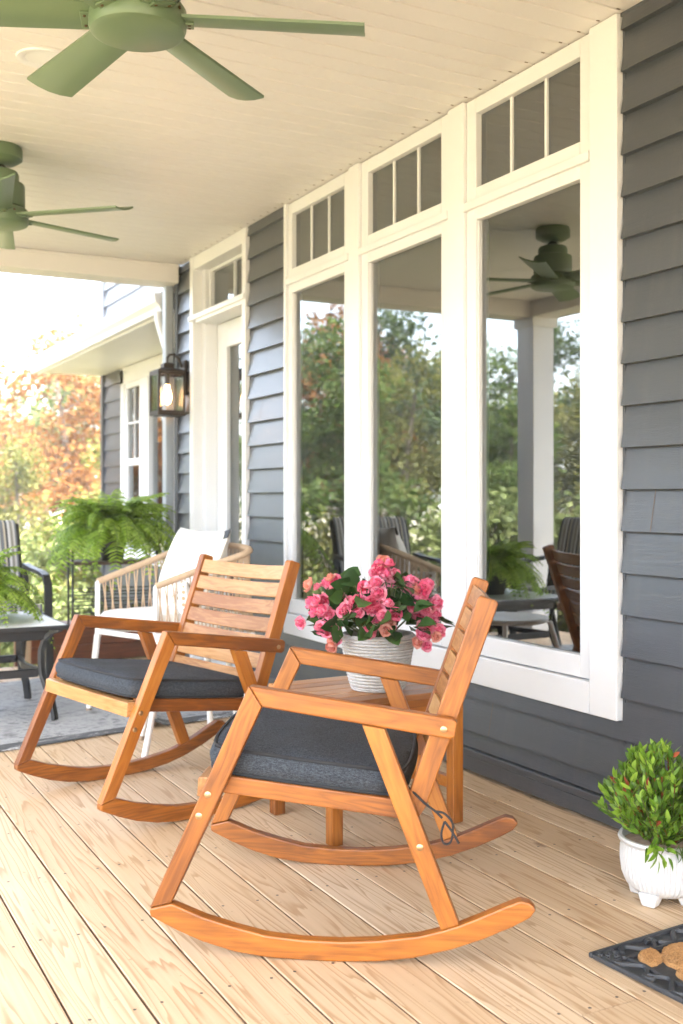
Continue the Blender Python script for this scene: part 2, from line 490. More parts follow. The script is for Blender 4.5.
def siding(bm, X, regions, z_ref, step, proud=0.024, th0=0.002):
    for (y0, y1, z0, z1) in regions:
        k = math.floor((z0 - z_ref)/step)
        while True:
            zb, zt = z_ref + k*step, z_ref + (k+1)*step
            k += 1
            if zb >= z1-1e-4: break
            a, b = max(zb, z0), min(zt, z1)
            if b-a < 0.004: continue
            xa = X - proud + (proud-th0)*(a-zb)/step
            xb = X - proud + (proud-th0)*(b-zb)/step
            wob = 0.0
            v = [bm.verts.new(p) for p in ((xa, y0, a), (xa, y1, a), (xb, y1, b-0.0), (xb, y0, b-0.0), (X+0.02, y0, a), (X+0.02, y1, a), (X+0.02, y1, b), (X+0.02, y0, b))]
            for f in ((0,1,2,3), (0,4,5,1), (0,3,7,4), (1,5,6,2)):
                bm.faces.new([v[i] for i in f])

# main wall siding: regions around window unit and door unit
UY0, UY1 = 2.445, 4.812      # window unit
DY0, DY1 = 5.295, 6.165     # door unit
for reg in [(-3.2, UY0-0.012, 0.095, ZC-0.012), (UY0-0.0119, UY1+0.0119, 0.095, 0.333), (UY1+0.012, DY0-0.012, 0.095, ZC-0.012), (DY1+0.012, 6.40, 0.095, ZC-0.012)]:
    bm = bmesh.new(); siding(bm, WX, [reg], 0.0332, 0.1237); obj('siding', bm, M['siding'], house)
for (yj, kk) in ((2.18, 16), (1.97, 12), (2.31, 7), (5.12, 11), (2.05, 4), (3.1, 1), (4.9, 15)):
    zb = 0.0332+0.1237*kk
    bm = bmesh.new()
    v = [bm.verts.new(p) for p in ((WX-0.0247, yj, zb+0.001), (WX-0.0247, yj+0.0022, zb+0.001), (WX-0.0032, yj+0.0022, zb+0.1225), (WX-0.0032, yj, zb+0.1225))]
    bm.faces.new(v); obj('siding_joint', bm, M['ceildot'], house)
bm = bmesh.new()
add_box(bm, WX-0.022, WX+0.02, -3.2, DY0-0.002, 0.012, 0.066)
add_box(bm, WX-0.030, WX+0.02, -3.2, DY0-0.002, 0.068, 0.092)
add_box(bm, WX-0.022, WX+0.02, DY1+0.002, 6.40, 0.012, 0.092)
obj('skirt_board', bm, M['siding'], house, bevel=0.003)
bm = bmesh.new()
add_box(bm, WX-0.028, WX+0.06, 6.402, 6.45, 0.0, ZC)
obj('corner_board', bm, M['siding'], house, bevel=0.002)
for (a, b) in ((UY1+0.001, UY1+0.011), (DY0-0.011, DY0-0.001), (DY1+0.001, DY1+0.011), (UY0-0.011, UY0-0.001)):
    bm = bmesh.new(); add_box(bm, WX-0.006, WX+0.02, a, b, 0.1, ZC-0.013); obj('siding_channel', bm, M['siding'], house)

# --- window unit: casing, three windows
bm = bmesh.new()
CX = WX-0.030
add_box(bm, CX, WX+0.03, UY0, 2.567, 0.333, ZC-0.002)             # casing near the camera
add_box(bm, CX, WX+0.03, 4.790, UY1, 0.333, ZC-0.002)
add_box(bm, CX, WX+0.03, 2.569, 4.788, 0.333, 0.432)              # bottom
add_box(bm, CX+0.002, WX+0.03, 3.252, 3.356, 0.434, ZC-0.004)     # mullions
add_box(bm, CX+0.002, WX+0.03, 4.047, 4.140, 0.434, ZC-0.004)
obj('window_casing', bm, M['white'], house, bevel=0.003)
def window(y0, y1, py0, py1, first=False):
    """sash between y0..y1 with its glass opening py0..py1: tall fixed pane below, three-light transom above"""
    bm = bmesh.new()
    f, bk = WX-0.014, WX+0.045
    z0, za, zb, z1 = 0.436, 2.052, 2.054, ZC-0.006
    add_box(bm, f, bk, y0, py0, z0, za); add_box(bm, f, bk, py1, y1, z0, za)
    add_box(bm, f, bk, py0+.0005, py1-.0005, z0, 0.505); add_box(bm, f, bk, py0+.0005, py1-.0005, 1.995, za)
    # inner bead
    for (a, b, c, d) in ((py0, py0+0.006, 0.505, 1.995), (py1-0.006, py1, 0.505, 1.995)):
        add_box(bm, f+0.008, bk-0.005, a+.0006, b, c+.0005, d-.0005)
    # transom
    add_box(bm, f, bk, y0, py0, zb, z1); add_box(bm, f, bk, py1, y1, zb, z1)
    add_box(bm, f, bk, py0+.0005, py1-.0005, zb, 2.112); add_box(bm, f, bk, py0+.0005, py1-.0005, 2.378, z1)
    # projecting moulding between the two lights
    add_box(bm, f-0.016, f-0.0005, y0-0.0, y1+0.0, 2.036, 2.066)
    w = obj('window', bm, M['white'], house, bevel=0.003)
    bm = bmesh.new(); add_box(bm, WX+0.010, WX+0.016, py0+0.001, py1-0.001, 0.506, 1.994)
    obj('pane', bm, M['glass'], w)
    bm = bmesh.new(); add_box(bm, WX+0.010, WX+0.016, py0+0.001, py1-0.001, 2.113, 2.377)
    obj('transom_pane', bm, M['glass'], w)
    for k in (1, 2):
        c = py0+(py1-py0)*k/3
        bm = bmesh.new(); add_box(bm, WX+0.002, WX+0.0095, c-0.0065, c+0.0065, 2.1125, 2.3775)
        obj('muntin', bm, M['white'], w)
    return w
window(2.571, 3.250, 2.628, 3.192)
window(3.358, 4.045, 3.420, 3.988)
window(4.142, 4.788, 4.203, 4.748)

# --- door unit with a transom, set back in the wall
bm = bmesh.new()
dz1 = ZC-0.003
add_box(bm, WX-0.03, WX+0.15, DY0, 5.345, 0.0, dz1)
add_box(bm, WX-0.03, WX+0.03, 6.11, DY1, 0.0, dz1)
add_box(bm, WX+0.0305, WX+0.15, 6.06, DY1-0.02, 0.0, dz1-0.005)
add_box(bm, WX-0.028, WX+0.15, 5.3455, 6.1095, 2.36, dz1)
add_box(bm, WX-0.030, WX+0.15, 5.3455, 6.0595, 2.035, 2.092)
add_box(bm, WX-0.042, WX-0.0305, DY0+0.002, DY1-0.002, 2.055, 2.085)
add_box(bm, WX-0.02, WX+0.15, 5.3455, 6.0595, 0.0, 0.03)
obj('door_frame', bm, M['white'], house, bevel=0.003)
bm = bmesh.new()
dx = WX+0.105
add_box(bm, dx, dx+0.04, 5.349, 5.46, 0.034, 2.03); add_box(bm, dx, dx+0.04, 5.90, 6.056, 0.034, 2.03)
add_box(bm, dx, dx+0.04, 5.4605, 5.8995, 0.034, 0.3); add_box(bm, dx, dx+0.04, 5.4605, 5.8995, 1.88, 2.03)
for (a, b) in ((5.46, 5.478), (5.882, 5.90)): add_box(bm, dx-0.008, dx+0.03, a+.0006, b-.0006, 0.3, 1.88)
door = obj('door', bm, M['white'], house, bevel=0.003)
bm = bmesh.new(); add_box(bm, dx+0.015, dx+0.022, 5.479, 5.881, 0.301, 1.879); obj('pane', bm, M['glass'], door)
bm = bmesh.new(); add_tube(bm, [(dx-0.001, 5.405, 0.98), (dx-0.05, 5.405, 0.98)], 0.012); add_tube(bm, [(dx-0.045, 5.405, 0.98), (dx-0.05, 5.49, 0.98)], 0.009)
add_lathe(bm, [(0.001, 0), (0.027, 0.0), (0.027, 0.01)], 16, (dx-0.004, 5.405, 0.98)); obj('handle', bm, M['bronze'], door)
bm = bmesh.new()
add_box(bm, WX+0.06, WX+0.11, 5.3457, 5.36, 2.0925, 2.3595); add_box(bm, WX+0.06, WX+0.11, 6.045, 6.0593, 2.0925, 2.3595)
add_box(bm, WX+0.061, WX+0.11, 5.3601, 6.0449, 2.3445, 2.3594); add_box(bm, WX+0.061, WX+0.11, 5.3601, 6.0449, 2.0926, 2.105)
tw = obj('transom', bm, M['white'], house)
bm = bmesh.new(); add_box(bm, WX+0.085, WX+0.091, 5.3605, 6.0445, 2.1055, 2.344); obj('pane', bm, M['glass'], tw)
bm = bmesh.new(); add_box(bm, WX+0.070, WX+0.084, 5.69, 5.704, 2.106, 2.3435); obj('muntin', bm, M['white'], tw)

# --- room behind the glass
bm = bmesh.new()
IX0, IX1 = WX+0.16, 6.4
add_box(bm, IX0, IX1, -3.2, 6.38, -0.06, -0.01)
add_box(bm, IX1, IX1+0.05, -3.2, 6.38, 0.0, 2.6)
add_box(bm, IX0, IX1-.001, 6.34, 6.39, 0.0, 2.6)
add_box(bm, IX0, IX1-.001, -3.25, -3.2, 0.0, 2.6)
add_box(bm, WX+0.021, IX1-.001, -3.19, 6.33, 2.60, 2.64)
add_box(bm, WX+0.022, WX+0.14, -3.2, 2.56, 0.01, 2.59)
add_box(bm, WX+0.022, WX+0.14, 2.561, 4.85, 0.011, 0.42)
add_box(bm, WX+0.022, WX+0.14, 4.81, 5.29, 0.421, 2.59)
add_box(bm, WX+0.022, WX+0.14, 4.852, 5.29, 0.011, 0.4205)
add_box(bm, WX+0.0325, WX+0.14, 2.565, 6.16, 2.441, 2.589)
add_box(bm, WX+0.152, WX+0.2, 6.06, 6.33, 0.01, 2.43)
obj('interior_wall', bm, M['room'], house)

# --- porch ceiling: beaded boards across the porch, with a dark gap dot at each joint by the wall
bm = bmesh.new()
cp = 0.088
yy = -3.2
PX0 = -0.62
while yy < 6.36:
    y2 = min(yy+cp, 6.36)
    prof = [(yy+0.0003, ZC+0.005), (yy+0.003, ZC+0.0008), (yy+0.010, ZC), (y2-0.008, ZC), (y2-0.004, ZC+0.002), (y2-0.0003, ZC+0.005)]
    a = [bm.verts.new((PX0, p[0], p[1])) for p in prof]; b = [bm.verts.new((WX-0.002, p[0], p[1])) for p in prof]
    for i in range(len(prof)-1):
        bm.faces.new((a[i], b[i], b[i+1], a[i+1]))
    add_box(bm, WX-0.045, WX-0.034, y2-0.009, y2-0.004, ZC-0.0012, ZC+0.003, 1)
    yy = y2
add_box(bm, PX0, WX-0.002, -3.2, 6.36, ZC+0.014, ZC+0.03)
obj('ceiling_boards', bm, [M['ceil'], M['ceildot']], house)
bm = bmesh.new()
add_box(bm, WX-0.016, WX+0.02, -3.2, UY0-0.002, ZC-0.011, ZC-0.001); add_box(bm, WX-0.016, WX+0.02, UY1+0.002, DY0-0.002, ZC-0.011, ZC-0.001)
obj('ceiling_trim', bm, M['siding'], house)
# beams
bm = bmesh.new()
add_box(bm, PX0-0.02, WX-0.03, 6.362, 6.56, 2.325, 2.60)
add_box(bm, PX0-0.02, WX-0.03, 6.352, 6.3615, 2.425, 2.439)
obj('end_beam', bm, M['ceil'], house, bevel=0.004)
bm = bmesh.new()
add_box(bm, PX0-0.02, PX0+0.20, -3.2, 6.3605, 2.325, 2.60)
obj('front_beam', bm, M['ceil'], house, bevel=0.004)
# posts
for py in (6.44, 0.1-1.9):
    bm = bmesh.new()
    cx = PX0+0.09
    add_box(bm, cx-0.095, cx+0.095, py-0.095, py+0.095, 0.161, 2.26)
    add_box(bm, cx-0.115, cx+0.115, py-0.115, py+0.115, 0.0, 0.16)
    add_box(bm, cx-0.115, cx+0.115, py-0.115, py+0.115, 2.2605, 2.3245)
    obj('porch_post', bm, M['white'], house, bevel=0.005)
# roof over porch and house
bm = bmesh.new()
v = [bm.verts.new(p) for p in ((PX0-0.48, -3.8, 2.50), (PX0-0.48, 7.0, 2.50), (4.5, 7.0, 4.3), (4.5, -3.8, 4.3), (9.5, 7.0, 2.5), (9.5, -3.8, 2.5),
                               (PX0-0.48, -3.8, 2.62), (PX0-0.48, 7.0, 2.62), (4.5, 7.0, 4.42), (4.5, -3.8, 4.42), (9.5, 7.0, 2.62), (9.5, -3.8, 2.62))]
for f in ((0,1,2,3), (3,2,4,5), (6,9,8,7), (9,11,10,8), (0,6,7,1), (5,4,10,11), (1,7,8,2), (2,8,10,4), (0,3,9,6), (3,5,11,9)):
    bm.faces.new([v[i] for i in f])
obj('roof', bm, M['siding'], house)
bm = bmesh.new()
add_box(bm, WX+0.03, 9.0, -3.3, -3.24, -2.5, 2.6)
obj('end_wall', bm, M['siding'], house)
bm = bmesh.new()
v = [bm.verts.new(p) for p in ((WX, 6.41, 2.65), (9.0, 6.41, 2.5), (4.5, 6.41, 4.25))]; bm.faces.new(v)
obj('gable', bm, M['siding'], house)

# --- rear wing of the house beyond the porch
EX = 2.89
bm = bmesh.new()
WY0, WY1, WZ0, WZ1 = 8.40, 9.86, 0.44, 2.185
siding(bm, EX, [(6.46, WY0, -0.9, 2.20), (WY0, WY1, -0.9, WZ0), (WY1, 10.50, -0.9, 2.20)], 0.03, 0.158, 0.02)
obj('wing_siding', bm, M['siding'], house)
bm = bmesh.new(); siding(bm, EX, [(6.46, 10.50, 2.66, 4.6)], 0.03, 0.158, 0.02); obj('wing_gable_siding', bm, M['siding'], house)
bm = bmesh.new()
add_box(bm, EX-0.03, EX+0.05, 10.502, 10.56, -1.2, 4.6)
add_box(bm, EX-0.02, 9.0, 10.562, 10.62, -2.0, 4.6)
add_box(bm, EX+0.03, EX+0.08, 6.46, WY0, -2.0, 4.6); add_box(bm, EX+0.03, EX+0.08, WY1, 10.5, -2.0, 4.6)
add_box(bm, EX+0.03, EX+0.08, WY0+.001, WY1-.001, -2.0, WZ0); add_box(bm, EX+0.03, EX+0.08, WY0+.001, WY1-.001, WZ1, 4.6)
obj('wing_corner_board', bm, M['siding'], house)
bm = bmesh.new()
add_box(bm, EX-0.035, EX+0.03, WY0-0.04, WY0+0.03, WZ0, WZ1-0.001); add_box(bm, EX-0.035, EX+0.03, 9.77, WY1, WZ0, WZ1-0.001)
add_box(bm, EX-0.035, EX+0.03, WY0-0.04, WY1, 2.05, WZ1+0.012); add_box(bm, EX-0.05, EX+0.03, WY0-0.05, WY1+0.02, WZ0-0.02, 0.53)
add_box(bm, EX-0.034, EX+0.03, 9.02, 9.28, 0.531, 2.049)
wc = obj('wing_window', bm, M['white'], house, bevel=0.003)
bm = bmesh.new()
add_box(bm, EX-0.012, EX+0.025, 9.2805, 9.33, 0.531, 2.049); add_box(bm, EX-0.012, EX+0.025, 9.72, 9.7695, 0.531, 2.049)
add_box(bm, EX-0.014, EX+0.025, 9.3305, 9.7195, 1.29, 1.35); add_box(bm, EX-0.014, EX+0.025, 9.3305, 9.7195, 2.0, 2.049)
add_box(bm, EX-0.006, EX+0.008, 9.515, 9.53, 1.351, 1.999); add_box(bm, EX-0.0055, EX+0.0075, 9.3306, 9.7194, 1.67, 1.685)
obj('sash', bm, M['white'], wc)
bm = bmesh.new(); add_box(bm, EX+0.010, EX+0.016, 9.331, 9.719, 1.351, 1.999); add_box(bm, EX+0.012, EX+0.018, 9.331, 9.719, 0.532, 1.289)
obj('pane', bm, M['glass'], wc)
bm = bmesh.new(); add_box(bm, EX+0.010, EX+0.016, WY0+0.031, 9.019, 0.532, 2.048); obj('pane', bm, M['glass'], wc)
bm = bmesh.new(); add_box(bm, EX+1.2, EX+1.25, 7.0, 10.4, -0.5, 3.0); obj('wing_room_wall', bm, M['room'], house)
# skirt eave: soffit, fascia, gutter
bm = bmesh.new()
add_box(bm, 2.27, EX-0.002, 6.70, 10.62, 2.2065, 2.222)
obj('soffit', bm, M['white'], house)
bm = bmesh.new()
add_box(bm, 2.25, 2.2695, 6.70, 10.62, 2.185, 2.33)
add_box(bm, 2.2705, EX, 10.6, 10.62, 2.2225, 2.34)
obj('fascia', bm, M['white'], house, bevel=0.002)
bm = bmesh.new()
# K style gutter section along the eave
sec = [(2.2485, 2.20), (2.205, 2.20), (2.195, 2.235), (2.165, 2.26), (2.155, 2.30), (2.155, 2.318), (2.165, 2.318), (2.2485, 2.325)]
a = [bm.verts.new((x, 6.68, z)) for x, z in sec]; b = [bm.verts.new((x, 10.66, z)) for x, z in sec]
bm.faces.new(a[::-1]); bm.faces.new(b)
for i in range(len(sec)): bm.faces.new((a[i], a[(i+1)%len(sec)], b[(i+1)%len(sec)], b[i]))
gut = obj('gutter', bm, M['white'], house)
bm = bmesh.new()
v = [bm.verts.new(p) for p in ((2.2, 6.6, 2.327), (2.2, 10.66, 2.327), (EX+0.01, 10.66, 2.74), (EX+0.01, 6.6, 2.74))]; bm.faces.new(v)
add_box(bm, EX-0.05, EX-0.021, 6.5, 10.56, 2.66, 2.74)
obj('wing_skirt_roof', bm, M['white'], house)
bm = bmesh.new()
add_tube(bm, [(2.20, 6.72, 2.20), (2.20, 6.72, 2.15), (2.215, 6.58, 1.92), (2.218, 6.55, 1.86)], 0.03, 10)
obj('downspout_elbow', bm, M['white'], house)
bm = bmesh.new()
add_box(bm, WX-0.075, WX-0.02, 6.48, 6.55, -0.8, 2.33)
obj('downspout', bm, plain('downspout_grey', (0.30, 0.33, 0.37), 0.4), house, bevel=0.008)

# ------------------------------------------------------------------ recessed light
rl = empty('recessed_light', (0.775, 3.577, ZC), 0, 'small round white recessed light in the porch ceiling behind a fan blade', 'ceiling light')
bm = bmesh.new(); add_lathe(bm, [(0.055, -0.002), (0.062, -0.006), (0.082, -0.005), (0.085, 0.0)], 32); obj('trim_ring', bm, M['white'], rl)
bm = bmesh.new(); add_lathe(bm, [(0.0001, 0.004), (0.054, -0.0015)], 24); obj('lens', bm, plain('light_lens', (0.7, 0.66, 0.6), 0.3), rl)

# ------------------------------------------------------------------ ceiling fans
def make_fan(loc, rz):
    root = empty('ceiling_fan', loc, rz)
    g = M['green']
    bm = bmesh.new(); add_lathe(bm, [(0.0001, ZC), (0.088, ZC), (0.092, ZC-0.012), (0.092, ZC-0.05), (0.075, ZC-0.062), (0.055, ZC-0.072), (0.0001, ZC-0.072)], 40); obj('canopy', bm, g, root)
    bm = bmesh.new(); add_lathe(bm, [(0.013, ZC-0.12), (0.013, ZC-0.071)], 16); obj('downrod', bm, g, root)
    bm = bmesh.new(); add_lathe(bm, [(0.022, ZC-0.11), (0.028, ZC-0.105), (0.028, ZC-0.085), (0.02, ZC-0.075)], 20); obj('collar', bm, M['greend'], root)
    bm = bmesh.new()
    add_lathe(bm, [(0.0001, 2.3440), (0.055, 2.3440), (0.072, 2.3380), (0.078, 2.3260), (0.078, 2.2940), (0.098, 2.2880), (0.102, 2.2800), (0.102, 2.1980), (0.098, 2.1920), (0.0001, 2.1920)], 48); obj('motor_housing', bm, g, root)
    bm = bmesh.new(); add_lathe(bm, [(0.094, 2.1915), (0.094, 2.1840)], 40); obj('motor_gap', bm, M['greend'], root)
    bm = bmesh.new(); add_lathe(bm, [(0.0001, 2.1830), (0.112, 2.1830), (0.117, 2.1760), (0.117, 2.1340), (0.112, 2.1220), (0.10, 2.1165), (0.0001, 2.1155)], 56); obj('switch_housing', bm, g, root)
    for k in range(6):
        a = k*math.pi/3
        bm = bmesh.new(); add_box(bm, 0.085, 0.135, -0.030, 0.030, -0.0125, -0.0065)
        br = obj('blade_bracket', bm, g, root, bevel=0.002, M=Matrix.Rotation(a, 4, 'Z') @ Matrix.Translation((0, 0, 2.156)) @ Matrix.Rotation(R(13), 4, 'X'))
        for yy_ in (-0.018, 0.018):
            bm = bmesh.new(); add_lathe(bm, [(0.0001, -0.0145), (0.0035, -0.0142), (0.0042, -0.012)], 10, (0.124, yy_, 0)); obj('screw', bm, M['boltdark'], br)
        bm = bmesh.new(); add_lathe(bm, [(0.0001, 0), (0.0045, 0), (0.0045, 0.003), (0.0001, 0.0035)], 10)
        obj('screw', bm, M['boltdark'], root, M=Matrix.Rotation(a+R(30), 4, 'Z') @ Matrix.Translation((0.1165, 0, 2.163)) @ Matrix.Rotation(R(90), 4, 'Y'))
        bm = bmesh.new()
        # blade along local x: slightly wider at the tip, concave section, square end
        n, m_ = 10, 4
        grid = []
        for i in range(n+1):
            x = 0.10 + 0.455*i/n
            w = 0.100 + 0.028*(i/n)
            row = []
            for j in range(m_+1):
                t = j/m_*2-1
                row.append((x + (0.010*(t) if i == n else 0), t*w/2, 0.010*(t*t)-0.006))
            grid.append(row)
        top = [[bm.verts.new((x, y, z+0.0035)) for x, y, z in r] for r in grid]
        bot = [[bm.verts.new((x, y, z-0.0035)) for x, y, z in r] for r in grid]
        for i in range(n):
            for j in range(m_):
                bm.faces.new((top[i][j], top[i+1][j], top[i+1][j+1], top[i][j+1])).smooth = True
                bm.faces.new((bot[i][j], bot[i][j+1], bot[i+1][j+1], bot[i+1][j])).smooth = True
            bm.faces.new((top[i][0], bot[i][0], bot[i+1][0], top[i+1][0])); bm.faces.new((top[i][m_], top[i+1][m_], bot[i+1][m_], bot[i][m_]))
        for j in range(m_):
            bm.faces.new((top[0][j], top[0][j+1], bot[0][j+1], bot[0][j])); bm.faces.new((top[n][j], bot[n][j], bot[n][j+1], top[n][j+1]))
        obj('blade', bm, g, root, M=Matrix.Rotation(a, 4, 'Z') @ Matrix.Translation((0, 0, 2.156)) @ Matrix.Rotation(R(13), 4, 'X'))
    return root
# blade headings are measured from the view axis
fan1 = make_fan((0.775, 2.53, 0.0), R(90-27.77-23))
tag(fan1, 'nearer green ceiling fan, cropped by the top of the photo', 'ceiling fan', 'green ceiling fans')
fan2 = copy_tree(fan1); fan2.location = (0.815, 4.57, 0); fan2.rotation_euler.z = R(90-27.77-43)
tag(fan2, 'farther green ceiling fan near the end beam of the porch', 'ceiling fan', 'green ceiling fans')

# ------------------------------------------------------------------ wall lantern
lan = empty('wall_lantern', (WX, 6.27, 1.0), 0, 'lit black glass sided lantern mounted on the grey siding beside the door', 'wall lantern')
bm = bmesh.new(); add_box(bm, -0.040, -0.017, -0.045, 0.045, 0.62, 0.835); obj('back_plate', bm, M['bronze'], lan, bevel=0.006)
bm = bmesh.new()
add_tube(bm, [(-0.04, 0, 0.79), (-0.06, 0, 0.84), (-0.09, 0, 0.868), (-0.12, 0, 0.865), (-0.135, 0, 0.845), (-0.135, 0, 0.815)], 0.007, 10)
obj('arm', bm, M['bronze'], lan)
lc = -0.135
bm = bmesh.new()
h = 0.078
for sx in (-1, 1):
    for sy in (-1, 1):
        add_box(bm, lc+sx*h-0.007, lc+sx*h+0.007, sy*h-0.007, sy*h+0.007, 0.505, 0.755)
for z0 in (0.505, 0.738):
    for s_ in (-1, 1):
        add_box(bm, lc-h+.0075, lc+h-.0075, s_*h-0.006, s_*h+0.006, z0+.001, z0+0.016); add_box(bm, lc+s_*h-0.006, lc+s_*h+0.006, -h+.0075, h-.0075, z0+.001, z0+0.016)
add_box(bm, lc-0.085, lc+0.085, -0.085, 0.085, 0.492, 0.504)
obj('cage', bm, M['bronze'], lan)
bm = bmesh.new(); add_lathe(bm, [(0.12, 0.756), (0.12, 0.764), (0.075, 0.778), (0.045, 0.784), (0.045, 0.808), (0.02, 0.815), (0.0001, 0.816)], 4, (lc, 0, 0), smooth=False)
o = obj('cap', bm, M['bronze'], lan); o.matrix_local = Matrix.Translation((lc, 0, 0)) @ Matrix.Rotation(R(45), 4, 'Z') @ Matrix.Translation((-lc, 0, 0))
gm = bpy.data.materials.new('lantern_seeded_glass'); gm.use_nodes = True
nt = gm.node_tree; nt.nodes.remove(nt.nodes['Principled BSDF'])
tr = N(nt, 'ShaderNodeBsdfTransparent'); gl = N(nt, 'ShaderNodeBsdfGlossy'); gl.inputs['Roughness'].default_value = 0.08
fr = N(nt, 'ShaderNodeFresnel'); fr.inputs[0].default_value = 1.6; mx = N(nt, 'ShaderNodeMixShader')
nt.links.new(fr.outputs[0], mx.inputs[0]); nt.links.new(tr.outputs[0], mx.inputs[1]); nt.links.new(gl.outputs[0], mx.inputs[2]); nt.links.new(mx.outputs[0], nt.nodes['Material Output'].inputs[0])
for k in range(4):
    bm = bmesh.new(); add_box(bm, -h+0.0075, h-0.0075, h-0.002, h+0.001, 0.522, 0.737)
    obj('glass_panel', bm, gm, lan, M=Matrix.Translation((lc, 0, 0)) @ Matrix.Rotation(k*math.pi/2, 4, 'Z'))
bm = bmesh.new(); add_lathe(bm, [(0.0001, 0.56), (0.018, 0.57), (0.026, 0.60), (0.024, 0.63), (0.014, 0.66), (0.013, 0.68)], 20, (lc, 0, 0))
em, nt, bs = mat('bulb_glow'); bs.inputs['Emission Color'].default_value = (1.0, 0.50, 0.20, 1); bs.inputs['Emission Strength'].default_value = 6.0; bs.inputs['Base Color'].default_value = (0.9, 0.6, 0.4, 1)
obj('bulb', bm, em, lan)
bm = bmesh.new(); add_lathe(bm, [(0.015, 0.68), (0.015, 0.757)], 16, (lc, 0, 0)); obj('socket', bm, M['bronze'], lan)

# ------------------------------------------------------------------ wooden rocking chairs
def arc_pts():
    return [(-0.397, 0.082), (-0.34, 0.055), (-0.28, 0.031), (-0.21, 0.0125), (-0.14, 0.003), (-0.06, 0.0), (0.02, 0.0), (0.10, 0.004), (0.18, 0.015), (0.26, 0.036), (0.33, 0.062), (0.39, 0.090), (0.425, 0.110)]
def cushion_mesh():
    # puffy box cushion: top/bottom grids between welted edges
    L, Wd, H = 0.43, 0.535, 0.052
    bm = bmesh.new()
    nx, ny = 26, 30
    def plan(u, v):
        # rounded rectangle with slightly bowed sides
        x = (u-0.5)*L; y = (v-0.5)*Wd
        bow = 0.012
        x += bow*(2*u-1)*(1-(2*v-1)**2); y += bow*0.7*(2*v-1)*(1-(2*u-1)**2)
        a, b = abs(2*u-1), abs(2*v-1)
        k = 1-0.045*(a**6)*(b**6)
        return x*k, y*k
    def puff(u, v):
        return (1-(abs(2*u-1))**5)*(1-(abs(2*v-1))**5)
    top, bot = [], []
    for i in range(nx+1):
        tr_, br_ = [], []
        for j in range(ny+1):
            u, v = i/nx, j/ny
            x, y = plan(u, v); p = puff(u, v)
            n_ = 0.006*noise.noise(Vector((x*9, y*9, 1.3))) + 0.003*noise.noise(Vector((x*28, y*22, 4)))
            tr_.append(bm.verts.new((x, y, H*0.5+0.010*p**0.6+n_*p**.3)))
            br_.append(bm.verts.new((x, y, -H*0.5-0.004*p)))
        top.append(tr_); bot.append(br_)
    for i in range(nx):
        for j in range(ny):
            bm.faces.new((top[i][j], top[i+1][j], top[i+1][j+1], top[i][j+1])).smooth = True
            bm.faces.new((bot[i][j], bot[i][j+1], bot[i+1][j+1], bot[i+1][j])).smooth = True
    loop = [(i, 0) for i in range(nx)] + [(nx, j) for j in range(ny)] + [(nx-i, ny) for i in range(nx)] + [(0, ny-j) for j in range(ny)]
    n = len(loop); ks = 4
    rings = [[bot[i][j] for i, j in loop]]
    for q in range(1, ks):
        t = q/ks
        ring = []
        for (i, j) in loop:
            a = top[i][j].co; b = bot[i][j].co
            p = b.lerp(a, t); d = Vector((p.x/L*1.3, p.y/Wd*1.3, 0))
            p = p + d.normalized()*0.013*math.sin(math.pi*t) + Vector((0, 0, 0.003*noise.noise(Vector((p.x*20, p.y*20, t)))))
            ring.append(bm.verts.new(p))
        rings.append(ring)
    rings.append([top[i][j] for i, j in loop])
    for q in range(ks):
        for k in range(n):
            bm.faces.new((rings[q][k], rings[q][(k+1)%n], rings[q+1][(k+1)%n], rings[q+1][k])).smooth = True
    lt = [top[i][j].co.copy() for i, j in loop]; lb = [bot[i][j].co.copy() for i, j in loop]
    return bm, lt, lb

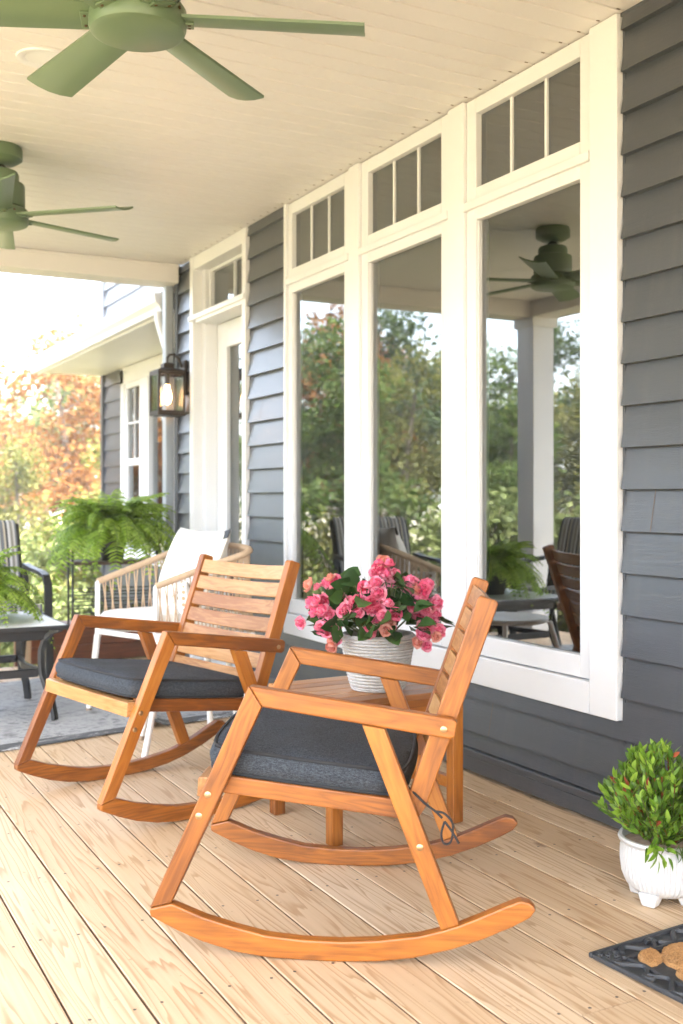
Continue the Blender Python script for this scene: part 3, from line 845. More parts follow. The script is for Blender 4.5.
def make_rocker(loc, rz):
    root = empty('rocking_chair', loc, rz)
    A, HW = M['acacia'], 0.3175
    for side in (-1, 1):
        def W(a, b):      # widths measured from the outer face of this side
            return (-HW+a, -HW+b) if side < 0 else (HW-b, HW-a)
        w0, w1 = W(0, 0.031)
        # rocker: curved runner with upturned rounded tail
        bot = arc_pts()
        top = [(0.438, 0.128), (0.425, 0.141), (0.405, 0.146), (0.37, 0.131), (0.31, 0.103), (0.2755, 0.0885), (0.238, 0.0755), (0.19, 0.062), (0.10, 0.049), (0.02, 0.0435), (-0.06, 0.044), (-0.14, 0.0505), (-0.21, 0.066), (-0.28, 0.085), (-0.349, 0.1115), (-0.3985, 0.099)]
        prism('rocker', bot+top, w0, w1, A, root, (1, 0), 0.004)
        prism('front_leg', [(-0.398, 0.1005), (-0.3495, 0.113), (-0.1495, 0.5445), (-0.178, 0.590)], w0, w1, A, root, (0.22, 0.47))
        prism('armrest', [(-0.1765, 0.590), (-0.1485, 0.5445), (0.256, 0.484), (0.268, 0.489), (0.272, 0.520), (0.262, 0.5275)], w0, w1, A, root, (1, -0.15), 0.004)
        prism('rear_leg', [(0.068, 0.511), (0.117, 0.5035), (0.2765, 0.0890), (0.2375, 0.0765)], w0+0.001*side*0, w1, A, root, (0.165, -0.43))
        u0, u1 = W(0.033, 0.062)
        prism('seat_rail', [(-0.262, 0.389), (0.152, 0.3425), (0.145, 0.303), (-0.262, 0.350)], u0, u1, A, root, (1, -0.11))
        prism('back_post', [(0.154, 0.318), (0.190, 0.308), (0.205, 0.330), (0.360, 0.770), (0.355, 0.777), (0.322, 0.787), (0.315, 0.782)], u0, u1, A, root, (0.105, 0.293))
        # bolts on the outer face
        for (s_, z_) in ((-0.268, 0.352), (-0.288, 0.305), (0.243, 0.505), (0.192, 0.252), (-0.155, 0.562)):
            if s_ == -0.155: continue
            bm = bmesh.new(); add_lathe(bm, [(0.0075, -0.002), (0.0075, 0.0012), (0.005, 0.0024), (0.0001, 0.0026)], 16)
            yy = side*HW
            obj('bolt', bm, M['brass'], root, M=Matrix.Translation((s_, yy, z_)) @ Matrix.Rotation(R(-90*side), 4, 'X'))
    # front cross rail and seat slats
    bm = bmesh.new(); add_prism(bm, [(-0.018, -0.0215), (0.012, -0.0215), (0.015, 0.0215), (-0.015, 0.0215)], -HW+0.0315, HW-0.0315)
    bmesh.ops.transform(bm, matrix=Matrix(((0, 1, 0, 0), (1, 0, 0, 0), (0, 0, 1, 0), (0, 0, 0, 1))), verts=bm.verts)
    obj('cross_rail', bm, M['acacial'], root, bevel=0.003, M=Matrix(((0, 1, 0, -0.282), (1, 0, 0, 0), (0, 0, 1, 0.360), (0, 0, 0, 1))))
    for k in range(5):
        s0 = -0.262+k*0.078
        zb = 0.371-0.112*(s0+0.262)
        bm = bmesh.new()
        nn = 12
        rows = []
        for i in range(nn+1):
            t = i/nn*2-1
            sag = -0.020*(1-t*t) if k == 0 else -0.014*(1-t*t)
            y = t*(HW-0.034)
            rows.append([bm.verts.new((y, ds, dz+sag)) for ds, dz in ((0, 0.001), (0.060, -0.0055), (0.060, 0.0085), (0, 0.015))])
        for i in range(nn):
            for j in range(4):
                bm.faces.new((rows[i][j], rows[i][(j+1)%4], rows[i+1][(j+1)%4], rows[i+1][j]))
        bm.faces.new(rows[0][::-1]); bm.faces.new(rows[-1])
        # local x runs across the chair (grain)
        Mx = Matrix(((0, 1, 0, s0), (1, 0, 0, 0), (0, 0, 1, zb), (0, 0, 0, 1)))
        obj('seat_slat', bm, M['acacial'], root, bevel=0.002, M=Mx)
    # curved back slats between the posts
    t = Vector((0.105, 0, 0.293)).normalized(); nrm = Vector((-t.z, 0, t.x))     # nrm points to the front
    for k in range(7):
        base = Vector((0.187, 0, 0.372)) + t*(0.0612*k) + nrm*0.004
        bm = bmesh.new(); nn = 14; rows = []
        hw = HW-0.0635
        for i in range(nn+1):
            q = i/nn*2-1
            back = -0.024*(1-q*q)
            rows.append([bm.verts.new((q*hw, a, b+back)) for a, b in ((0, -0.006), (0.050, -0.006), (0.050, 0.006), (0, 0.006))])
        for i in range(nn):
            for j in range(4):
                bm.faces.new((rows[i][j], rows[i][(j+1)%4], rows[i+1][(j+1)%4], rows[i+1][j]))
        bm.faces.new(rows[0][::-1]); bm.faces.new(rows[-1])
        Mx = Matrix(((0, t.x, nrm.x, base.x), (1, 0, 0, 0), (0, t.z, nrm.z, base.z), (0, 0, 0, 1)))
        obj('back_slat', bm, M['acacial'], root, bevel=0.002, M=Mx)
    # tied-on cushion
    bm, lt, lb = cushion_mesh()
    ang = math.atan2(0.112, 1)
    cu = obj('seat_cushion', bm, M['char'], root, M=Matrix.Translation((-0.060, 0, 0.397)) @ Matrix.Rotation(ang, 4, 'Y'))
    bm = bmesh.new()
    for lp in (lt, lb):
        add_tube(bm, [p + Vector((p.x, p.y, 0)).normalized()*0.002 for p in lp+[lp[0]]], 0.0042, 6, cap=False)
    obj('piping', bm, M['piping'], cu)
    return root, cu

rockA, cuA = make_rocker((1.231, 2.322, 0), R(-33.5))
tag(rockA, 'wooden rocking chair seen from its side, in front of the flower table', 'rocking chair', 'wooden rocking chairs with charcoal cushions')
rockB = copy_tree(rockA); rockB.location = (1.165, 3.494, 0); rockB.rotation_euler.z = R(11.9)
tag(rockB, 'wooden rocking chair with its slatted back facing the camera, standing before the white rope chair', 'rocking chair', 'wooden rocking chairs with charcoal cushions')
# knotted tie of the near cushion
bm = bmesh.new()
def tie(pts, r=0.0026):
    P_ = [Vector(p) for p in pts]; out_ = []
    for i in range(len(P_)-1):
        p0, p1, p2, p3 = P_[max(i-1, 0)], P_[i], P_[i+1], P_[min(i+2, len(P_)-1)]
        for q in range(5):
            f = q/5
            out_.append(0.5*((2*p1)+(-p0+p2)*f+(2*p0-5*p1+4*p2-p3)*f*f+(-p0+3*p1-3*p2+p3)*f**3))
    add_tube(bm, out_+[P_[-1]], r, 6)
yn = -0.3175+0.035
tie([(0.150, yn+0.02, -0.005+0.385), (0.185, yn-0.006, 0.355), (0.205, yn-0.012, 0.338), (0.225, yn-0.016, 0.325), (0.240, yn-0.02, 0.312)])
tie([(0.225, yn-0.016, 0.325), (0.245, yn-0.022, 0.322), (0.262, yn-0.022, 0.300), (0.258, yn-0.02, 0.262), (0.243, yn-0.02, 0.258), (0.238, yn-0.02, 0.280), (0.245, yn-0.02, 0.305)])
tie([(0.245, yn-0.02, 0.305), (0.262, yn-0.03, 0.285), (0.275, yn-0.03, 0.262)])
obj('tie', bm, M['piping'], rockA)

# ------------------------------------------------------------------ wooden side table with the begonia
st = empty('side_table', (1.628, 2.935, 0), R(3), 'small square slatted wooden table between the two rocking chairs', 'side table')
tw_, td_ = 0.237, 0.20
for k in range(6):
    y0 = -td_+k*(2*td_)/6
    box('top_slat', -tw_, tw_, y0+0.002, y0+2*td_/6-0.002, 0.392, 0.41, M['tablewood'], st, 0.002)
box('apron', -tw_+0.03, tw_-0.03, -td_+0.025, -td_+0.045, 0.335, 0.391, M['acacia'], st, 0.002)
box('apron', -tw_+0.03, tw_-0.03, td_-0.045, td_-0.025, 0.335, 0.391, M['acacia'], st, 0.002)
for sx in (-1, 1):
    for sy in (-1, 1):
        cx, cy = sx*(tw_-0.022), sy*(td_-0.022)
        bm = bmesh.new(); add_box(bm, -0.2, 0.1915, -0.019, 0.019, -0.019, 0.019)
        obj('leg', bm, M['acacia'], st, bevel=0.003, M=Matrix.Translation((cx, cy, 0.2)) @ Matrix.Rotation(R(-90), 4, 'Y'))
box('stretcher', -tw_+0.042, tw_-0.042, -0.016, 0.016, 0.10, 0.135, M['acacia'], st, 0.002)
for sx in (-1, 1):
    box('stretcher', sx*(tw_-0.022)-0.012, sx*(tw_-0.022)+0.012, -td_+0.042, td_-0.042, 0.1, 0.135, M['acacia'], st, 0.002)

def leaf_verts(L, W, bend, npts=5, round_=1.0):
    """leaf outline strip along +x, bending down; two columns each side of the midrib"""
    vs, fs = [], []
    for i in range(npts+1):
        t = i/npts
        w = W*0.5*math.sin(math.pi*min(1, t**(0.75*round_)))**0.8 if 0 < t < 1 else 0.0
        x = L*(t - 0.12*bend*t*t); z = -bend*L*0.45*t*t
        vs += [(x, -w, z+w*0.25), (x, 0, z), (x, w, z+w*0.25)]
    for i in range(npts):
        a = i*3
        fs += [(a, a+1, a+4, a+3), (a+1, a+2, a+5, a+4)]
    return vs, fs

class Soup:
    def __init__(s): s.v, s.f, s.m = [], [], []
    def add(s, vs, fs, M_, mi=0):
        o = len(s.v)
        s.v += [tuple(M_ @ Vector(p)) for p in vs]
        s.f += [tuple(i+o for i in f) for f in fs]; s.m += [mi]*len(fs)
    def build(s, name, mats, parent=None, smooth=True):
        return rawobj(name, s.v, s.f, mats, parent, smooth, s.m)

def orient(p, d, roll=0.0, sc=1.0):
    d = Vector(d).normalized()
    q = Vector((1, 0, 0)).rotation_difference(d)
    return Matrix.Translation(p) @ q.to_matrix().to_4x4() @ Matrix.Rotation(roll, 4, 'X') @ Matrix.Scale(sc, 4)

# --- begonia
rg = random.Random(21)
beg = empty('potted_begonia', (1.640, 2.875, 0.41), 0, 'pink flowering begonia in a round white woven pot on the wooden table', 'potted plant')
bm = bmesh.new()
prof = [(0.0001, 0.0), (0.078, 0.0), (0.083, 0.004)]
nr = 17
for i in range(nr):
    z0 = 0.006 + i*0.0096
    r0 = 0.083+0.031*min(1, (i/nr)**0.75*1.05)
    prof += [(r0-0.002, z0), (r0+0.0022, z0+0.0032), (r0+0.0022, z0+0.0064), (r0-0.002, z0+0.0094)]
prof += [(0.110, 0.172), (0.103, 0.172), (0.100, 0.150), (0.0001, 0.148)]
add_lathe(bm, prof, 72, wave=lambda r, z, a, k: r+(0.0012*math.sin(a*36+round(z/0.0096)*math.pi) + 0.0010*noise.noise(Vector((math.cos(a)*4, math.sin(a)*4, z*60))) if r > 0.07 else 0))
obj('pot', bm, M['woven'], beg)
bm = bmesh.new(); add_lathe(bm, [(0.0998, 0.151), (0.05, 0.157), (0.0001, 0.159)], 24); obj('soil', bm, M['soil'], beg)
sp = Soup()
for i in range(170):
    a = rg.uniform(0, 2*math.pi); el = rg.uniform(-0.25, 1.3)
    rr = rg.uniform(0.07, 0.16)
    p = Vector((math.cos(a)*math.cos(el)*rr*1.15, math.sin(a)*math.cos(el)*rr*1.15, 0.20+math.sin(el)*rr*1.0))
    d = Vector((math.cos(a), math.sin(a), rg.uniform(-0.4, 0.5)))
    vs, fs = leaf_verts(rg.uniform(0.05, 0.078), rg.uniform(0.045, 0.062), rg.uniform(0.2, 0.9), 5, 0.8)
    vs = [(x, y*(1+0.10*math.sin(x*420)), z+0.003*math.sin(y*300+x*150)) for x, y, z in vs]
    sp.add(vs, fs, orient(p, d, rg.uniform(-0.7, 0.7)))
for i in range(60):
    a = rg.uniform(0, 2*math.pi); r1 = rg.uniform(0.05, 0.15)
    bmv = []
    p0 = Vector((math.cos(a)*0.03, math.sin(a)*0.03, 0.155)); p1 = Vector((math.cos(a)*r1, math.sin(a)*r1, rg.uniform(0.22, 0.34)))
    d = (p1-p0); L = d.length
    sp.add([(0, -0.0025, 0), (0, 0.0025, 0), (L, 0.0015, 0), (L, -0.0015, 0), (0, 0, 0.003), (L, 0, 0.002)], [(0,1,2,3), (0,4,5,3), (1,2,5,4)], orient(p0, d), 1)
sp.build('foliage', [M['beleaf'], M['stem']], beg)
def blossom_mesh(seed, nring=4):
    r_ = random.Random(seed); s = Soup()
    for ring in range(nring):
        npet = 5 if ring else 4
        R0 = 0.027*(1-ring*0.22); tilt = 0.15+ring*0.36
        for k in range(npet):
            a = 2*math.pi*(k+0.5*ring)/npet + r_.uniform(-0.25, 0.25)
            vs, fs = [], []
            n_ = 4
            for i in range(n_+1):
                for j in range(n_+1):
                    u, v = i/n_, j/n_*2-1
                    w = R0*0.72*math.sin(math.pi*(0.12+0.80*u))**0.7
                    x = R0*u*(1-0.10*v*v*u); y = v*w; z = R0*(0.55*u*u*(1 if ring else 0.3) + 0.35*v*v*u) + 0.0018*math.sin(v*5+k+ring)*u
                    vs.append((x, y, z))
            for i in range(n_):
                for j in range(n_):
                    q = i*(n_+1)+j
                    fs.append((q, q+1, q+n_+2, q+n_+1))
            s.add(vs, fs, Matrix.Rotation(a, 4, 'Z') @ Matrix.Translation((0, 0, 0.002*ring)) @ Matrix.Rotation(-tilt, 4, 'Y'))
    me = bpy.data.meshes.new('blossom'); me.from_pydata(s.v, [], s.f)
    me.polygons.foreach_set('use_smooth', [True]*len(me.polygons)); me.update()
    return me
protos = []
for i, mk in enumerate(('pink', 'pink', 'pink2', 'peach')):
    me = blossom_mesh(40+i, 4 if i != 1 else 3); me.materials.append(M[mk]); protos.append(me)
right = Vector((math.cos(TH), -math.sin(TH), 0)); fwd = Vector((math.sin(TH), math.cos(TH), 0))
def add_blossom(p, d, sc, pi_):
    o = bpy.data.objects.new('blossom', protos[pi_]); COL.objects.link(o); o.parent = beg
    q = Vector((0, 0, 1)).rotation_difference(Vector(d).normalized())
    o.matrix_local = Matrix.Translation(p) @ q.to_matrix().to_4x4() @ Matrix.Rotation(rg.uniform(0, 6.28), 4, 'Z') @ Matrix.Scale(sc, 4)
# clusters as they grow round the pot: (sideways, up, toward the viewer, count, spread)
clusters = [(-0.155, 0.30, 0.02, 8, 0.04), (-0.17, 0.235, 0.05, 9, 0.04), (-0.14, 0.175, 0.09, 7, 0.035), (-0.07, 0.27, 0.10, 5, 0.03), (-0.01, 0.295, 0.10, 7, 0.035),
            (0.01, 0.225, 0.13, 8, 0.035), (0.02, 0.365, 0.02, 7, 0.03), (0.115, 0.30, 0.05, 7, 0.035), (0.145, 0.24, 0.05, 8, 0.035), (0.135, 0.18, 0.09, 6, 0.03),
            (0.10, 0.28, -0.10, 8, 0.05), (-0.08, 0.29, -0.11, 8, 0.05), (0.0, 0.23, -0.16, 8, 0.05)]
for (u, z, f_, n_, s_) in [(a, b, c, d+4, e*1.12) for a, b, c, d, e in clusters]:
    for i in range(n_):
        p = right*(u+rg.gauss(0, s_*0.55)) - fwd*(f_+rg.gauss(0, s_*0.45)) + Vector((0, 0, z+rg.gauss(0, s_*0.5)))
        d = Vector((p.x, p.y, (p.z-0.2)*0.9)) + Vector((rg.uniform(-.08, .08), rg.uniform(-.08, .08), rg.uniform(-.03, .1)))
        if f_ > 0 and rg.random() < 0.6: d = d*0.6 - fwd*0.12
        add_blossom(p, d, rg.uniform(0.68, 1.12), rg.choices((0, 1, 2, 3), (6, 5, 4, 2))[0])

# ------------------------------------------------------------------ potted shrub by the wall
rg = random.Random(5)
ps = empty('potted_shrub', (1.955, 1.995, 0), 0, 'bright green bushy shrub in a ribbed white footed pot by the wall', 'potted plant')
bm = bmesh.new()
prof = [(0.0001, 0.020), (0.052, 0.020), (0.072, 0.026), (0.088, 0.042), (0.0985, 0.068), (0.1025, 0.10), (0.1015, 0.130), (0.1005, 0.142), (0.107, 0.146), (0.1095, 0.152), (0.107, 0.158), (0.099, 0.158), (0.096, 0.140), (0.0001, 0.138)]
add_lathe(bm, prof, 192, wave=lambda r, z, a, k: r*(1+0.026*(1 if k % 4 < 2 else -1)*(1 if (0.03 < z < 0.141 and r > 0.08 and r < 0.1035 and z != 0.14) else 0)))
obj('pot', bm, M['potwhite'], ps)
for k in range(4):
    a = k*math.pi/2 + R(45) - TH + R(2)
    bm = bmesh.new()
    vs = [bm.verts.new(p) for p in ((-0.012,-0.017,0), (0.016,-0.017,0), (0.016,0.017,0), (-0.012,0.017,0), (-0.022,-0.027,0.030), (0.020,-0.027,0.034), (0.020,0.027,0.034), (-0.022,0.027,0.030))]
    for f in ((0,3,2,1),(4,5,6,7),(0,1,5,4),(1,2,6,5),(2,3,7,6),(3,0,4,7)): bm.faces.new([vs[i] for i in f])
    obj('foot', bm, M['potwhite'], ps, bevel=0.006, M=Matrix.Rotation(a, 4, 'Z') @ Matrix.Translation((0.066, 0, 0.0)))
bm = bmesh.new(); add_lathe(bm, [(0.0955, 0.141), (0.05, 0.147), (0.0001, 0.149)], 24); obj('soil', bm, plain('bark_mulch', (0.42, 0.30, 0.22), 0.9, 0, 0.5, 50, 0.9, 90), ps)
sp = Soup()
tips = []
for i in range(95):
    a = rg.uniform(0, 2*math.pi); el = math.asin(rg.uniform(-0.1, 1))
    L = rg.uniform(0.85, 1.12)
    tip = Vector((math.cos(a)*math.cos(el)*0.132, math.sin(a)*math.cos(el)*0.132, 0.23+math.sin(el)*0.13))*1.0
    tip = Vector((tip.x*L, tip.y*L, 0.24+(tip.z-0.24)*L))
    base = Vector((math.cos(a)*0.03, math.sin(a)*0.03, 0.14))
    mid = base.lerp(tip, 0.5)+Vector((rg.uniform(-.015, .015), rg.uniform(-.015, .015), -0.012 if el < 0.5 else 0.01))
    path = [base.lerp(mid, t).lerp(mid.lerp(tip, t), t) for t in [j/12 for j in range(13)]]
    bm2 = None
    for j in range(12):
        d = path[j+1]-path[j]; Ls = d.length
        sp.add([(0, -0.0014, 0), (0, 0.0014, 0), (Ls, 0.0014, 0), (Ls, -0.0014, 0), (0, 0, 0.0022), (Ls, 0, 0.0022)], [(0,1,2,3), (0,4,5,3), (1,2,5,4)], orient(path[j], d), 1 if rg.random() < 0.3 else 2)
    for j in range(3, 13):
        nl = 2 if j < 11 else 4
        for q in range(nl):
            t_ = (path[min(12, j)]-path[j-1]).normalized()
            ph = rg.uniform(0, 6.28)
            side = t_.orthogonal().normalized(); side.rotate(Quaternion(t_, ph))
            d = side*rg.uniform(0.5, 1.0) + t_*rg.uniform(0.5, 1.2) + Vector((0, 0, 0.45))
            vs, fs = leaf_verts(rg.uniform(0.020, 0.040), rg.uniform(0.008, 0.0145), rg.uniform(-0.1, 0.5), 4)
            sp.add(vs, fs, orient(path[j], d, rg.uniform(-1, 1)), 0 if rg.random() > 0.016 else 1)
# a couple of low sprays hanging over the rim toward the viewer
for (u, z0) in ((-0.035, 0.18), (-0.005, 0.19), (-0.06, 0.2), (0.03, 0.19)):
    for q in range(9):
        p = right*(u+rg.gauss(0, .010)) - fwd*(0.112+rg.uniform(0, .014)) + Vector((0, 0, z0-rg.uniform(0, 0.045)))
        d = right*rg.uniform(-.6, .6) - fwd*rg.uniform(.2, .8) + Vector((0, 0, rg.uniform(-1.0, 0.3)))
        vs, fs = leaf_verts(rg.uniform(0.03, 0.046), rg.uniform(0.012, 0.018), 0.4, 4)
        sp.add(vs, fs, orient(p, d, rg.uniform(-.6, .6)), 0)
sp.build('foliage', [M['shleaf'], M['shred'], M['stem']], ps)

# ------------------------------------------------------------------ doormat
dm = empty('doormat', (1.612, 1.066, 0.002), R(4), 'black rubber doormat with openwork border and tan coir centre', 'doormat')
MW, ML = 0.46, 0.75          # X extent, Y extent; far corner at local (0, ML)
bm = bmesh.new()
b1 = 0.012
add_box(bm, 0, MW, 0, b1, 0, 0.011); add_box(bm, 0, MW, ML-b1, ML, 0, 0.011); add_box(bm, 0, b1, b1+.0004, ML-b1-.0004, 0, 0.011); add_box(bm, MW-b1, MW, b1+.0004, ML-b1-.0004, 0, 0.011)
b2, b3 = 0.052, 0.063
add_box(bm, b2, MW-b2, b2, b3, 0, 0.010); add_box(bm, b2, MW-b2, ML-b3, ML-b2, 0, 0.010); add_box(bm, b2, b3, b3+.0004, ML-b3-.0004, 0, 0.010); add_box(bm, MW-b3, MW-b2, b3+.0004, ML-b3-.0004, 0, 0.010)
obj('border', bm, M['rubber'], dm, bevel=0.003)
bm = bmesh.new()
# scrolls between the two rims: flattened S curves
def scroll(cx, cy, ang, flip, s=1.0):
    pts = []
    for i in range(25):
        t = i/24*2-1
        x = t*0.058*s; y = 0.024*math.sin(t*math.pi*1.0)*flip*s
        pts.append((x, y))
    for i in range(14):      # curl at the end
        a = i/13*math.pi*1.5
        r_ = 0.016*s*(1-0.45*i/13)
        pts.append((0.058*s + r_*math.sin(a), flip*s*(0.016*(1) - 0.016) + flip*(r_*(1-math.cos(a)))*-1 ))
    ca, sa = math.cos(ang), math.sin(ang)
    add_tube(bm, [(cx+x*ca-y*sa, cy+x*sa+y*ca, 0.0055) for x, y in pts], 0.0068, 6)
for i in range(6):
    f_ = 1 if i % 2 else -1
    scroll(0.036, 0.09+i*0.115, R(90), f_, 0.85); scroll(MW-0.036, 0.09+i*0.115, R(90), f_, 0.85)
for i in range(3):
    f_ = 1 if i % 2 else -1
    scroll(0.115+i*0.115, ML-0.036, 0, f_, 0.85); scroll(0.115+i*0.115, 0.036, 0, f_, 0.85)
for (cx, cy) in ((0.036, ML-0.036), (MW-0.036, ML-0.036), (0.036, 0.036), (MW-0.036, 0.036)):
    add_tube(bm, [(cx+0.018*math.cos(a), cy+0.018*math.sin(a), 0.0055) for a in [k*math.pi/10 for k in range(21)]], 0.005, 6)
    add_tube(bm, [(cx-0.024, cy-0.024, 0.0055), (cx+0.024, cy+0.024, 0.0055)], 0.005, 6)
    add_tube(bm, [(cx+0.024, cy-0.024, 0.0055), (cx-0.024, cy+0.024, 0.0055)], 0.005, 6)
obj('scrollwork', bm, M['rubber'], dm)
bm = bmesh.new(); add_box(bm, b1+.0005, MW-b1-.0005, b1+.0005, ML-b1-.0005, 0, 0.0035); obj('backing', bm, M['rubber'], dm)
bm = bmesh.new()
def coir(cx, cy, rx, ry, p=2.2, rot=0.0, seed=0):
    n_, m_ = 84, 16
    c0 = bm.verts.new((cx, cy, 0.013)); rings = []
    ca, sa = math.cos(rot), math.sin(rot)
    for q in range(1, m_+1):
        ring = []
        for k in range(n_):
            a = 2*math.pi*k/n_; t = q/m_
            rr = (abs(math.cos(a))**p+abs(math.sin(a))**p)**(-1/p)
            rr *= 1+0.05*noise.noise(Vector((math.cos(a)*4+seed, math.sin(a)*4, 0)))
            x, y = rx*rr*math.cos(a)*t, ry*rr*math.sin(a)*t
            z = 0.0135-0.0035*t**6 + 0.0032*noise.noise(Vector((x*420+seed, y*420, 0))) + 0.0014*noise.noise(Vector((x*900, y*900, seed)))
            if q == m_: z = 0.0036
            ring.append(bm.verts.new((cx+x*ca-y*sa, cy+x*sa+y*ca, max(0.0036, z))))
        rings.append(ring)
    for k in range(n_): bm.faces.new((c0, rings[0][k], rings[0][(k+1)%n_]))
    for q in range(m_-1):
        for k in range(n_): bm.faces.new((rings[q][k], rings[q+1][k], rings[q+1][(k+1)%n_], rings[q][(k+1)%n_]))
coir(0.101, ML-0.084, 0.044, 0.027, 1.5, R(38), 1)
coir(0.176, ML-0.130, 0.070, 0.064, 2.3, R(35), 4)
coir(0.112, ML-0.205, 0.036, 0.050, 2.0, R(10), 9)
coir(0.262, ML-0.100, 0.040, 0.030, 1.9, R(5), 11)
coir(0.345, ML-0.110, 0.036, 0.036, 1.9, R(0), 14)
coir(0.262, ML-0.185, 0.060, 0.048, 2.2, R(0), 15)
for i in range(4):
    coir(0.16+0.02*(i % 2), ML-0.28-0.1*i, 0.055, 0.042, 2.2, R(20*i), 20+i); coir(0.29, ML-0.26-0.1*i, 0.055, 0.04, 2.2, R(-15*i), 30+i)
obj('coir_pad', bm, M['coir'], dm)

# ------------------------------------------------------------------ outdoor rug
m, nt, bs = mat('grey_brushed_rug')
v = coord(nt, (1, 1, 1)); v2 = coord(nt, (1.2, 7, 1))
n1 = noise_tex(nt, v2, 2.3, 5, 0.7, 1.5); n2 = noise_tex(nt, coord(nt, (6, 1.4, 1)), 1.7, 4, 0.65, 1.8); n3 = noise_tex(nt, v, 90, 2, 0.6)
f = math_n(nt, 'ADD', math_n(nt, 'MULTIPLY', n1.outputs[0], 0.6), math_n(nt, 'MULTIPLY', n2.outputs[0], 0.4))
rp = ramp(nt, [(0.34, (0.08, 0.083, 0.087)), (0.44, (0.30, 0.30, 0.30)), (0.53, (0.44, 0.44, 0.43)), (0.58, (0.14, 0.144, 0.15)), (0.66, (0.38, 0.38, 0.375))], f)
tcx = N(nt, 'ShaderNodeTexCoord'); sx = N(nt, 'ShaderNodeSeparateXYZ'); nt.links.new(tcx.outputs['Object'], sx.inputs[0])
band = math_n(nt, 'LESS_THAN', sx.outputs[1], 0.085)
bw = ramp(nt, [(0.47, (0.055, 0.058, 0.06)), (0.56, (0.10, 0.10, 0.105)), (0.60, (0.55, 0.55, 0.55)), (0.66, (0.12, 0.12, 0.125))], n1.outputs[0])
c = mixc(nt, band, rp.outputs[0], bw.outputs[0])
c = mixc(nt, math_n(nt, 'MULTIPLY', n3.outputs[0], 0.25), c, (0.2, 0.2, 0.2))
nt.links.new(c, bs.inputs['Base Color']); bs.inputs['Roughness'].default_value = 0.9; bump(nt, bs, n3.outputs[0], 0.3, 0.003)
bm = bmesh.new()
nx, ny = 90, 50
RL, RW = 2.35, 1.5
vt = {}
def rugz(x, y):
    z = 0.006 + 0.0015*noise.noise(Vector((x*6, y*6, 0)))
    # a small rucked fold by the rear leg of the rocking chair
    d = (x-1.62) - 0.5*(y)
    z += 0.028*math.exp(-(d/0.045)**2)*math.exp(-(y/0.30)**2)
    return z
for i in range(nx+1):
    for j in range(ny+1):
        x, y = RL*i/nx, RW*j/ny
        e = 0.008*math.sin(x*5.1)*(1 if j == 0 else 0)
        vt[i, j] = bm.verts.new((x, y+e, rugz(x, y)))
for i in range(nx):
    for j in range(ny):
        bm.faces.new((vt[i,j], vt[i+1,j], vt[i+1,j+1], vt[i,j+1])).smooth = True
edge = [(i, 0) for i in range(nx)] + [(nx, j) for j in range(ny)] + [(nx-i, ny) for i in range(nx)] + [(0, ny-j) for j in range(ny)]
lo = [bm.verts.new((vt[e].co.x, vt[e].co.y, vt[e].co.z-0.005)) for e in edge]
for k in range(len(edge)):
    bm.faces.new((vt[edge[k]], lo[k], lo[(k+1) % len(edge)], vt[edge[(k+1) % len(edge)]]))
rug = obj('outdoor_rug', bm, m)
rug.location = (-0.15, 4.17, 0.002); rug.rotation_euler = (0, 0, R(11.0))
tag(rug, 'grey patterned outdoor rug with a dark border lying under the glass topped table', 'rug')

# ------------------------------------------------------------------ glass topped patio table
pt = empty('patio_table', (1.15, 4.77, 0), 0, 'black metal patio side table with a frosted glass top on the grey rug', 'patio table')
# corner at local (0,0); extends -X and +Y
TWX, TLY = 0.66, 0.68
bm = bmesh.new(); add_box(bm, -TWX+0.012, -0.012, 0.012, TLY-0.012, 0.427, 0.435); obj('glass_top', bm, M['tglass'], pt, bevel=0.002)
bm = bmesh.new()
add_box(bm, -TWX, 0, 0, 0.0118, 0.414, 0.434); add_box(bm, -TWX, 0, TLY-0.0118, TLY, 0.414, 0.434)
add_box(bm, -TWX, -TWX+0.0118, 0.012, TLY-0.012, 0.414, 0.434); add_box(bm, -0.0118, 0, 0.012, TLY-0.012, 0.414, 0.434)
obj('top_rim', bm, M['bmetal'], pt, bevel=0.003)
bm = bmesh.new()
add_box(bm, -TWX+0.08, -0.08, 0.07, 0.095, 0.365, 0.412); add_box(bm, -TWX+0.08, -0.08, TLY-0.095, TLY-0.07, 0.365, 0.412)
add_box(bm, -TWX+0.07, -TWX+0.095, 0.0955, TLY-0.0955, 0.365, 0.412); add_box(bm, -0.095, -0.07, 0.0955, TLY-0.0955, 0.365, 0.412)
obj('under_frame', bm, M['bmetal'], pt, bevel=0.003)
def sweep_rect(bm, pts, w, t, side):
    """flat bar of width w (along side) and thickness t along pts"""
    side = Vector(side).normalized(); rings = []
    P_ = [Vector(p) for p in pts]
    for i in range(len(P_)):
        d = (P_[min(i+1, len(P_)-1)]-P_[max(i-1, 0)]).normalized(); nn = d.cross(side).normalized()
        rings.append([bm.verts.new(P_[i]+side*(w/2)*a+nn*(t/2)*b) for a, b in ((-1,-1), (1,-1), (1,1), (-1,1))])
    for i in range(len(rings)-1):
        for k in range(4): bm.faces.new((rings[i][k], rings[i][(k+1)%4], rings[i+1][(k+1)%4], rings[i+1][k]))
    bm.faces.new(rings[0][::-1]); bm.faces.new(rings[-1])
